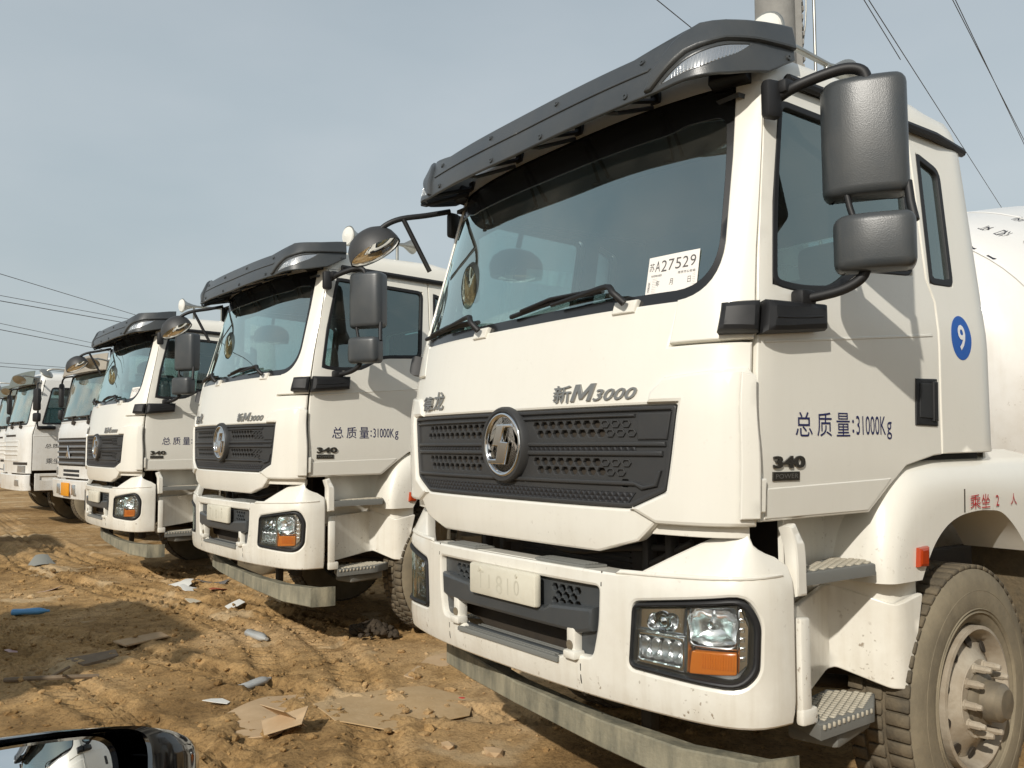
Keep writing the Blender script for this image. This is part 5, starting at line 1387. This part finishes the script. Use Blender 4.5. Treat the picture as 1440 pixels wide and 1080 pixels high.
# loose clods, gathered along the tracks
rnd = random.Random(5)
ICO = bmesh.new(); bmesh.ops.create_icosphere(ICO, subdivisions=1, radius=1); icv = [v.co.copy() for v in ICO.verts]; icf = [tuple(v.index for v in f.verts) for f in ICO.faces]; ICO.free()
pts = []
trs = [catmull([(a, b, 0) for a, b in t], 10) for t in TRACKS]
while len(pts) < 4200:
    if rnd.random() < .6:
        t = rnd.choice(trs); q = rnd.choice(t); x, y = q.x + rnd.gauss(0, .28), q.y + rnd.gauss(0, .26)
        x += rnd.uniform(-.3, .3)
    else: x, y = rnd.uniform(-10, .8), rnd.uniform(-2, 2.4)
    if -11 < x < 1 and -2.2 < y < 2.6: pts.append((x, y))
PX = np.array(pts); PH = ground_h(PX[:, 0], PX[:, 1]) - .02
m = MB()
for (x, y), z in zip(pts, PH):
    s = min(.045, .006 + rnd.expovariate(1 / .0066))
    R = Matrix.Rotation(rnd.uniform(0, 6.28), 3, 'Z') @ Matrix.Rotation(rnd.uniform(-.6, .6), 3, 'X')
    a, b, c = s * rnd.uniform(.8, 1.5), s * rnd.uniform(.7, 1.2), s * rnd.uniform(.45, .8)
    m.add([Vector((x, y, z + c * .35)) + R @ Vector((v.x * a, v.y * b, v.z * c)) * rnd.uniform(.78, 1.15) for v in icv], icf)
tag(obj('soil_clods', m, M_SOIL, ang=20), 'loose brown clods of soil strewn over the tyre tracks', 'soil', kind='stuff')
# ------------------------------------------------------------------ litter on the ground
def sheet(name, pts, label, cat, mt, thick=.006, lift=.012, warp=.02, group=None, seed=1):
    """a flat scrap lying on the soil: its own outline, thickness and curl"""
    cx = sum(p[0] for p in pts) / len(pts); cy = sum(p[1] for p in pts) / len(pts); z0 = max(gz(cx, cy), sum(gz(*p) for p in pts) / len(pts)) + lift
    R = random.Random(seed); ph = R.uniform(0, 6)
    def fn(u, v): return (u, v, z0 + warp * (math.sin(u * 7 + ph) * .5 + math.sin(v * 9 + ph * 2) * .5))
    pl = [(p[0] - cx, p[1] - cy) for p in pts]
    f2 = lambda u, v: (u, v, fn(u + cx, v + cy)[2] - z0)
    m = MB(); panel(m, f2, pl, t=thick, b=min(.002, thick * .3), res=.04, rr=.003)
    return tag(obj(name, m, mt, loc=(cx, cy, z0)), label, cat, group)

sheet('cardboard_sheet', [(-2.04, -.85), (-2.22, -.66), (-2.5, -.24), (-2.45, .01), (-2.16, -.13), (-1.99, -.23), (-1.73, -.42), (-1.71, -.48), (-1.85, -.65)], 'largest flat sheet of tan cardboard, lying on the soil left of the nearest truck', 'cardboard', M_CARD, seed=2, lift=.002)
sheet('cardboard_sheet', [(-2.42, .72), (-2.75, 1.09), (-2.78, 1.29), (-2.23, 1.15), (-1.98, 1.01), (-1.94, .91), (-2.13, .8)], 'tan cardboard sheet beside the bumper of the nearest truck, next to its tyre', 'cardboard', M_CARD, seed=3, lift=.002)
sheet('cardboard_sheet', [(-2.13, -.07), (-2.22, .30), (-2.10, .70), (-1.62, .80), (-1.36, .61), (-1.37, .13), (-1.7, -.11)], 'dusty torn cardboard half buried in soil under the bumper of the nearest truck', 'cardboard', mat('muddy_cardboard', (.49, .35, .195), .95, col2=(.39, .26, .125), noise_amt=.9, nscale=6, bump=.4, bscale=30), seed=4, lift=-.004, warp=.012)
m = MB(); fo = plane_fn((0, 0, 0), (1, 0, 0), (0, 1, .45)); panel(m, fo, [(-.17, -.09), (.02, -.14), (.17, .02), (.02, .12)], t=.006, b=.002, res=.06)
panel(m, plane_fn((0, 0, .01), (1, 0, .2), (0, 1, -.7)), [(-.10, -.12), (.12, -.06), (.05, .10), (-.12, .06)], t=.006, b=.002, res=.06)
tag(obj('crumpled_carton', m, M_CARD, loc=(-1.70, -.40, gz(-1.70, -.40) + .07)), 'small crumpled carton folded at the corner of the largest cardboard sheet', 'carton')
sheet('board_piece', [(-4.3, -1.17), (-4.40, -.80), (-4.16, -.82), (-4.0, -1.09)], 'weathered brown board lying in the round shadow at left', 'board', M_BOARD, thick=.03, lift=.02, warp=.004, seed=5)
sheet('board_piece', [(-4.75, -.75), (-4.85, -.35), (-4.65, -.33), (-4.5, -.70)], 'pale thin board lying just behind the brown board in the shadow', 'board', M_CARD, thick=.012, lift=.012, warp=.008, seed=15)
m = MB(); tube(m, [(-.25, -.25, 0), (0, .0, .03), (.02, .3, 0)], .016, n=7, smooth=3); tube(m, [(-.02, -.02, .02), (-.16, .14, .05)], .010, n=6); tube(m, [(0, .1, .03), (.12, .05, .06)], .008, n=6)
tag(obj('broken_stick', m, M_BOARD, loc=(-3.62, -1.36, gz(-3.62, -1.36) + .03), recalc=True), 'broken forked stick lying in the round shadow near the car mirror', 'stick')
def bottle(x, y, a, label, mt, s=1.0):
    m = MB(); lathe(m, [(0, -.13), (.028, -.13), (.034, -.12), (.033, -.04), (.035, -.03), (.033, .03), (.034, .06), (.028, .09), (.014, .115), (.013, .135), (0, .136)], ax=(1, 0, 0), n=16)
    for i, v in enumerate(m.v):
        k = 1 + .07 * math.sin(v[0] * 45) + .08 * math.sin(v[1] * 90 + v[0] * 20); m.v[i] = (v[0] * s, v[1] * s, v[2] * s * .72 * k)
    o = obj('plastic_bottle', m, mt, loc=(x, y, gz(x, y) + .035 * s), recalc=True); o.rotation_euler = (0, 0, a)
    return tag(o, label, 'bottle')
bottle(-4.28, .30, .1, 'dented clear plastic bottle on the soil in front of the second truck', M_CLEAR, 1.35)
bottle(-2.85, -.20, 2.1, 'crushed grey plastic bottle on the soil beyond the largest cardboard sheet', M_CLEAR, 1.15)
bottle(-6.53, -1.16, 1.2, 'flattened light blue plastic bottle in the round shadow at left', M_BLUEBAG, 1.25)
def scrap(x, y, r, label, mt, seed, name='paper_scrap', cat='litter', group=None, curl=.45):
    R = random.Random(seed); n = R.choice((5, 6, 8, 9)); el = R.uniform(.55, .9); ro = R.uniform(0, 3); pts = []
    for k in range(n):
        q = r * R.choice((.6, .85, 1.25, 1.4)); a, b = math.cos(6.283 * (k + R.uniform(-.25, .25)) / n) * q, math.sin(6.283 * (k + R.uniform(-.25, .25)) / n) * q * el
        pts.append((x + a * math.cos(ro) - b * math.sin(ro), y + a * math.sin(ro) + b * math.cos(ro)))
    return sheet(name, pts, label, cat, mt, thick=.003, lift=.018, warp=r * curl, seed=seed, group=group)
scrap(-2.50, -.56, .065, 'curled white paper scrap left of the largest cardboard sheet', M_LITTER, 21)
scrap(-10.83, .68, .17, 'bright blue plastic rag under the beam of the third truck', mat('bright_blue_rag', (.02, .16, .48), .5), 22, 'plastic_rag', 'rag')
scrap(-4.96, -1.46, .06, 'pinkish crumpled wrapper at the left edge in the round shadow', M_PINKBAG, 23, 'wrapper', 'wrapper', curl=.6)
scrap(-7.47, .51, .14, 'white paper scrap in the litter heap left of the beam of the second truck', M_LITTER, 24)
scrap(-7.04, .44, .11, 'nearest white scrap of the litter heap left of the beam of the second truck', M_LITTER, 25)
scrap(-7.45, .88, .16, 'dark grey sheet in the litter heap left of the beam of the second truck', mat('grey_litter', (.16, .15, .14), .7), 26)
scrap(-7.0, .78, .10, 'red brown wrapper in the litter heap left of the beam of the second truck', mat('red_litter', (.40, .10, .05), .6), 27, 'wrapper', 'wrapper')
scrap(-5.85, .61, .12, 'pale paper lying in front of the beam of the second truck', M_LITTER, 28)
scrap(-6.35, .30, .09, 'small cream paper strip left of the clear bottle', mat('cream_litter', (.62, .55, .42), .8), 29)
scrap(-10.7, -.60, .22, 'grey plastic sheet on bright sand between the two dark shadows', mat('dull_grey_sheet', (.25, .25, .22), .6), 30, 'plastic_sheet', 'sheet')
scrap(-8.09, -.85, .17, 'pale pink paper at the far edge of the round shadow', mat('pale_pink_paper', (.55, .42, .35), .8), 31)
scrap(-1.59, .70, .022, 'tiny red wrapper on the half buried cardboard', mat('red_wrapper', (.5, .03, .03), .5), 32, 'wrapper', 'wrapper')
# dark heap of damp soil between the first two trucks
m = MB(); R = random.Random(9)
for k in range(170):
    a = R.uniform(0, 6.28); d = min(.17, abs(R.gauss(0, .09))); s = R.uniform(.012, .042)
    m.add([Vector((math.cos(a) * d * 1.5, math.sin(a) * d, max(0, .10 - d * .45) + s * .1)) + Vector((v.x * s * 1.2, v.y * s, v.z * s * .8)) * R.uniform(.75, 1.2) for v in icv], icf)
tag(obj('soil_heap', m, mat('damp_soil', (.035, .026, .017), .9, col2=(.07, .05, .03), noise_amt=.8, nscale=20), ang=20, loc=(-3.70, 1.10, gz(-3.7, 1.1))), 'dark heap of damp soil between the first and second trucks', 'soil heap')
for i, (x, y, s, lb) in enumerate(((-.73, .37, .05, 'pale flat stone below the bumper at the bottom edge'), (-.97, .23, .04, 'small tan stone left of the pale flat stone'))):
    m = MB(); m.add([Vector((v.x * s * 1.5, v.y * s, v.z * s * .6)) * R.uniform(.85, 1.15) for v in icv], icf)
    tag(obj('stone', m, M_CARD, ang=20, loc=(x, y, gz(x, y) + s * .3)), lb, 'stone')

# ------------------------------------------------------------------ pole and wires behind the trucks
pe = empty('utility_pole', (-2.37, 4.85, 0))
m = MB(); lathe(m, [(.23, -.3), (.200, 5.0), (.175, 9.0), (.17, 9.2), (0, 9.22)], ax=(0, 0, 1), n=28); obj('pole_shaft', m, M_CONC, pe, recalc=True)
m = MB(); rbox(m, (.155, .16, 5.4), (.07, .10, 6.0), .01, rotz(.7))
for i in range(34): rbox(m, (.185, .185, 4.2 + i * .085), (.016, .10, .05), .004, rotz(.75 + .2 * (i % 3 - 1)))
obj('cable_duct', m, M_CONC, pe)
m = MB(); tube(m, [(.30, .22, 3.4), (.30, .22, 6.5), (.31, .23, 8.6)], .016); tube(m, [(.12, .12, 5.02), (.30, .22, 5.02)], .012); tube(m, [(.20, .20, 8.9), (.23, .2, 6.2), (.19, .19, 5.6)], .008, smooth=4); obj('earth_rod', m, M_HORN, pe, recalc=True)
m = MB(); rbox(m, (-.16, -.30, 5.62), (.18, .16, .14), .02); tube(m, [(-.1, -.22, 5.55), (-.16, -.28, 5.44), (-.02, -.2, 5.44), (.0, -.16, 5.52)], .008, smooth=4); tube(m, [(-.1, -.2, 5.62), (0, -.1, 5.62)], .02); obj('junction_box', m, M_HUB, pe, recalc=True)
m = MB(); rbox(m, (0, 0, 8.6), (1.8, .1, .1), .02, rotz(.6))
for t in (-.8, -.35, .35, .8): lathe(m, [(.02, 0), (.05, .03), (.03, .06), (.05, .09), (.02, .13), (0, .14)], c=(t * math.cos(.6), t * math.sin(.6), 8.64), ax=(0, 0, 1), n=12)
obj('cross_arm', m, M_CONC, pe, recalc=True)
tag(pe, 'grey concrete utility pole rising behind the cab of the nearest truck', 'pole')
def wire(p, q, label, r=.008, sag=.25, ext=0.0, group='overhead wires'):
    p, q = Vector(p), Vector(q); d = q - p; p = p - d * ext; q = q + d * ext; c = (p + q) / 2; L = (q - p).length
    m = MB(); tube(m, [p + (q - p) * t - Vector((0, 0, sag * 4 * (t - t * t))) - c for t in [k / 14 for k in range(15)]], r, n=6)
    tag(obj('overhead_wire', m, M_WIRE, loc=c, recalc=True), label, 'wire', group)
wire((-3.55, 8.26, 7.50), (-9.25, 22.9, 8.13), 'left one of the long wires falling to the drum at upper right', .007, .0, .8)
wire((-2.89, 9.22, 7.48), (-5.38, 16.2, 7.51), 'rightmost long wire running off the right edge of the sky', .006, 0, .8)
wire((-2.95, 9.35, 7.44), (-5.30, 16.25, 7.35), 'thin wire running just below the rightmost long wire', .006, 0, .8)
wire((-5.14, 5.93, 7.50), (-5.58, 7.06, 7.57), 'wire entering the top edge left of the pole, above the visor', .007, 0, 1.2)
wire((-3.6, 7.6, 8.0), (-4.2, 9.3, 7.9), 'short wire entering the top edge nearest to the pole', .007, 0, 1.0)
for (a, b, k1, c, d, k2, lb, r) in (
    ((-1.138, .090, .192), 0, 33, (-1.06, .209, .148), 0, 43, 'highest thin wire at the left edge of the sky', .012),
    ((-1.140, .091, .168), 0, 38, (-1.06, .209, .141), 0, 45, 'second highest wire at left, the upper of a close pair', .012),
    ((-1.140, .091, .162), 0, 38, (-1.06, .209, .136), 0, 45, 'darkest wire at left, the lower of a close pair', .017),
    ((-1.142, .092, .137), 0, 46, (-1.078, .187, .112), 0, 57, 'thin wire at left meeting the third visor, the upper of two', .013),
    ((-1.142, .092, .130), 0, 46, (-1.078, .187, .107), 0, 57, 'dark wire at left meeting the third visor, the lower of two', .018),
    ((-1.144, .093, .089), 0, 68, (-1.085, .178, .080), 0, 76, 'lowest wire at left, just over the farthest roofs', .022),
    ((-1.144, .093, .093), 0, 68, (-1.085, .178, .085), 0, 76, 'second lowest wire at left, over the farthest roofs', .018)):
    C0 = Vector((3.328, -2.287, 1.602)); p = C0 + Vector(a) * k1; q = C0 + Vector(c) * k2
    wire(p, q, lb, r, .0, 1.5)

# ------------------------------------------------------------------ paper notices behind the windshields
def notice(truck_loc, rz, u0, u1, z0, z1, label, full=True):
    M = Matrix.Translation(Vector(truck_loc)) @ Matrix.Rotation(rz, 4, 'Z'); Mi = M.to_3x3()
    base = Vector(cab((u0 + u1) / 2, z0, 0))
    def fn(u, z):
        p = Vector(cab(u, z)) - base
        return tuple(p)
    o = empty('paper_notice', M @ base, rz)
    tag(o, label, 'paper notice')
    h = -.004 if False else -.0165
    # the sheet is taped to the inner face of the pane
    m = MB(); panel(m, fn, [(u0, z0), (u1, z0 + .004), (u1, z1 + .006), (u0, z1)], h=-.010, t=.0008, b=0, res=.06); obj('paper_sheet', m, M_PAPER, o)
    if full:
        w = u1 - u0; H = z1 - z0
        m = MB(); hh = -.0093
        def tx(s, a, b, c, d, **k): text_on(m, fn, s, u0 + w * a, u0 + w * b, z0 + H * c, z0 + H * d, h=hh, **k)
        tx('苏', .03, .13, .62, .84); tx('A', .15, .25, .60, .88)
        for i, ch in enumerate('27529'): tx(ch, .275 + .14 * i, .385 + .14 * i, .58 + .02 * i * .5, .88 + .02 * i * .4)
        tx('年', .20, .27, .20, .36); tx('月', .47, .54, .20, .36); tx('日', .82, .88, .20, .36)
        tx('行驶号牌有效期至', .08, .30, .46, .52); tx('南京市公安局', .62, .95, .46, .53); tx('临时', .04, .08, .06, .36)
        for i in range(9): panel(m, fn, [(u0 + w * .12, z0 + H * (.05 + .045 * i)), (u0 + w * .96, z0 + H * (.05 + .045 * i)), (u0 + w * .96, z0 + H * (.054 + .045 * i)), (u0 + w * .12, z0 + H * (.054 + .045 * i))], h=hh, t=0, b=0, res=.3)
        obj('printed_lettering', m, M_GREYINK, o)
# ------------------------------------------------------------------ the car whose door mirror reaches into the frame
def black_car(loc, rz):
    T = empty('black_car', loc, rz)      # drives along +y of its own frame; right side is +x
    def body(x, y, side=1): pass
    prof = [(-2.25, .45), (-2.32, .70), (-2.25, 1.02), (-2.05, 1.10), (-1.55, 1.58), (-1.0, 1.66), (.0, 1.66), (.45, 1.58), (1.12, 1.08), (2.0, .98), (2.32, .82), (2.38, .50), (2.30, .32), (-2.2, .32)]
    # lower body
    m = MB(); secs = []
    P = catmull([(y, z, 0) for y, z in [(-2.28, .34), (-2.34, .62), (-2.24, 1.0), (-1.9, 1.06), (0, 1.05), (1.05, 1.05), (1.95, .98), (2.30, .80), (2.36, .52), (2.26, .34)]], 5)
    for x, k in ((-.90, .93), (-.93, .97), (-.95, 1), (-.80, 1.0), (0, 1.0), (.80, 1.0), (.95, 1), (.93, .97), (.90, .93)):
        secs.append([(x * (.92 if abs(p.x) > 2.1 else 1), p.x * (1 if abs(x) < .9 else .99), .34 + (p.y - .34) * k) for p in P])
    n = len(P)
    m.add([q for s_ in secs for q in s_], [(i * n + j, i * n + (j + 1) % n, (i + 1) * n + (j + 1) % n, (i + 1) * n + j) for i in range(len(secs) - 1) for j in range(n)] + [tuple(range(n - 1, -1, -1)), tuple((len(secs) - 1) * n + j for j in range(n))])
    obj('car_body', m, M_GLOSSBLK, T, recalc=True)
    m = MB(); secs = []
    P = [(-2.0, 1.04), (-1.72, 1.50), (-1.2, 1.62), (-.3, 1.64), (.2, 1.60), (1.02, 1.04)]
    P = [(p.x, p.y) for p in catmull([(a, b, 0) for a, b in P], 5)]; n = len(P)
    for x0, x1 in ((-.90, -.66), (-.88, -.64), (-.4, -.4), (.4, .4), (.88, .64), (.90, .66)):
        secs.append([(x0 + (x1 - x0) * min(1, (z - 1.04) / .55), y, z - (.02 if abs(x0) > .85 else 0)) for y, z in P])
    m.add([q for s_ in secs for q in s_], [(i * n + j, i * n + j + 1, (i + 1) * n + j + 1, (i + 1) * n + j) for i in range(len(secs) - 1) for j in range(n - 1)] + [tuple(range(n - 1, -1, -1)), tuple((len(secs) - 1) * n + j for j in range(n))])
    obj('car_cabin', m, M_GLOSSBLK, T, recalc=True)
    for sg in (1, -1):
        m = MB(); fn = lambda u, z: (sg * (.906 - .24 * (z - 1.04) / .55), u * sg, z)
        for a in ([(-1.55, 1.10), (-.55, 1.10), (-.55, 1.52), (-1.3, 1.52)], [(-.48, 1.10), (.72, 1.10), (.15, 1.52), (-.48, 1.52)]): panel(m, fn, [(y * sg, z) for y, z in a][::sg], t=.004, b=.001, res=.3)
        obj('car_window', m, mat('privacy_glass', (.01, .012, .012), .04, coat=1.0), T)
        for y in (-1.4, 1.42):
            w = empty('wheel'); w.parent = T; w.location = (sg * .86, y, .34)
            m = MB(); lathe(m, [(.20, -.11), (.30, -.11), (.34, -.07), (.34, .07), (.30, .11), (.20, .11)], ax=(1, 0, 0), n=36); obj('tyre', m, M_BLACK, w, recalc=True)
            m = MB(); lathe(m, [(.22, .09 * sg), (.20, .06 * sg), (.05, .08 * sg), (0, .08 * sg)], ax=(1, 0, 0), n=36); obj('rim', m, M_SATIN, w, recalc=True)
        for y, mt, nm in ((2.24, M_LAMPBODY, 'headlight'), (-2.26, M_RED, 'tail_lamp')):
            m = MB(); rbox(m, (sg * .66, y, .80), (.34, .16, .14), .05); obj(nm, m, mt, T)
    # right door mirror, seen from behind
    mm = empty('door_mirror'); mm.parent = T
    mm.location = (1.16, .56, 1.155)
    m = MB(); n = 40; vs = []; W, H = .138, .088
    prof = [(1.0, -.002, 0), (1.0, -.014, 0), (1.06, -.020, .30), (1.08, -.016, .75), (1.09, .0, 1.0), (1.08, .025, 1.05), (1.03, .06, .95), (.90, .10, .75), (.66, .13, .5), (.33, .148, .25), (.05, .152, .1)]
    def sq(t, p=.36):
        c, s = math.cos(t), math.sin(t); return (math.copysign(abs(c) ** p, c), math.copysign(abs(s) ** p, s))
    for r, d, ex in prof:
        for i in range(n):
            a, b = sq(2 * math.pi * i / n); e = max(0, a) ** 1.6
            vs.append((a * W * r + .085 * ex * e, d + .03 * ex * e, b * H * r * (1 - .16 * ex * e) - .010 * ex * e))
    fs = [(i * n + q, i * n + (q + 1) % n, (i + 1) * n + (q + 1) % n, (i + 1) * n + q) for i in range(len(prof) - 1) for q in range(n)] + [tuple((len(prof) - 1) * n + q for q in range(n))]
    m.add(vs, fs)
    tube(m, [(-.10, .06, -.05), (-.16, .05, -.08), (-.24, .04, -.09)], .035, smooth=4)
    obj('mirror_housing', m, M_GLOSSBLK, mm, recalc=True)
    m = MB(); Rg = .45; vs = []; K = 14
    for i in range(K + 1):
        for j in range(K + 1):
            a = (i / K * 2 - 1); b = (j / K * 2 - 1)
            e = 1.0; x = a * math.sqrt(1 - b * b * .12) * W * .97; z = b * math.sqrt(1 - a * a * .12) * H * .97
            vs.append((x, .008 - (Rg - math.hypot(x, z) ** 2 / (2 * Rg) - Rg) * 1.0 - .0, z))
    vs = [(x, .006 + (x * x + z * z) / (2 * Rg), z) for x, y, z in vs]
    m.add(vs, [(i * (K + 1) + j, (i + 1) * (K + 1) + j, (i + 1) * (K + 1) + j + 1, i * (K + 1) + j + 1) for i in range(K) for j in range(K)])
    obj('mirror_face', m, M_MIRROR, mm)
    mm.rotation_euler = (math.radians(-12), math.radians(6), math.radians(15))
    tag(T, 'glossy black car whose door mirror shows at the lower left corner', 'car')
    return T
black_car((2.60, -3.28, -.01), math.radians(90))

# ------------------------------------------------------------------ the row of trucks
G1 = 'white mixer trucks parked in the row'
t1 = mixer_truck(); t1.location = (0, 0, 0)
tag(t1, 'nearest white mixer truck, with blue sticker 9 on its cab', 'truck', G1)
t2 = copy_tree(t1); t2.location = (-4.519, .083, .029); t2.rotation_euler = (0, 0, .0468)
tag(t2, 'second white mixer truck, directly left of the nearest truck', 'truck', G1)
t3 = copy_tree(t1); t3.location = (-8.933, -.158, -.012); t3.rotation_euler = (0, 0, .038)
tag(t3, 'third white mixer truck, farthest of the ones with honeycomb grilles', 'truck', G1)
t0 = copy_tree(t1); t0.location = (4.75, .15, 0); t0.rotation_euler = (0, 0, -.02)
tag(t0, 'white mixer truck seen only as a reflection in the car mirror', 'truck', G1)
G2 = 'trucks standing behind the viewer'
for x, y, r, lb in ((-3.10, -4.25, math.pi + .03, 'truck behind the viewer whose shadow lies round on the near soil'), (-11.4, -4.1, math.pi - .02, 'truck behind the viewer whose shadow lies on the far left soil')):
    c = copy_tree(t1); c.location = (x, y, 0); c.rotation_euler = (0, 0, r); tag(c, lb, 'truck', G2)
# what only the nearest truck carries
sp1 = [c for c in t1.children if c.name.startswith('side_panel')][0]
m = MB(); n = 40
panel(m, cab, [(2.634 + .082 * math.cos(6.2832 * k / n), 2.054 + .098 * math.sin(6.2832 * k / n)) for k in range(n)], h=.0015, t=.001, b=0, res=.04)
o = obj('number_sticker', m, M_BLUE, sp1)
m = MB(); text_on(m, cab, '9', 2.604, 2.664, 1.998, 2.112, h=.003, offset=.02); obj('sticker_number', m, M_STICK, o)
notice((0, 0, 0), 0, .792, 1.025, 2.172, 2.325, 'white paper number notice taped inside the windshield of the nearest truck')
notice((-8.933, -.158, -.012), .038, .93, 1.10, 2.18, 2.306, 'white paper notice taped inside the windshield of the third truck')

ot = old_truck(True); ot.location = (-13.4, .19, 0); ot.rotation_euler = (0, 0, .125)
tag(ot, 'old white truck with grey slatted grille and orange plate, behind the third mixer truck', 'truck')
o5 = old_truck(False); o5.location = (-17.9, -.30, 0); o5.rotation_euler = (0, 0, .075)
tag(o5, 'dusty white truck second from the left, its door lettering visible', 'truck', 'plain white dump trucks')
o6 = copy_tree(o5); o6.location = (-22.4, -.16, 0); o6.rotation_euler = (0, 0, .11)
tag(o6, 'leftmost white truck of the row, cut by the left edge', 'truck', 'plain white dump trucks')
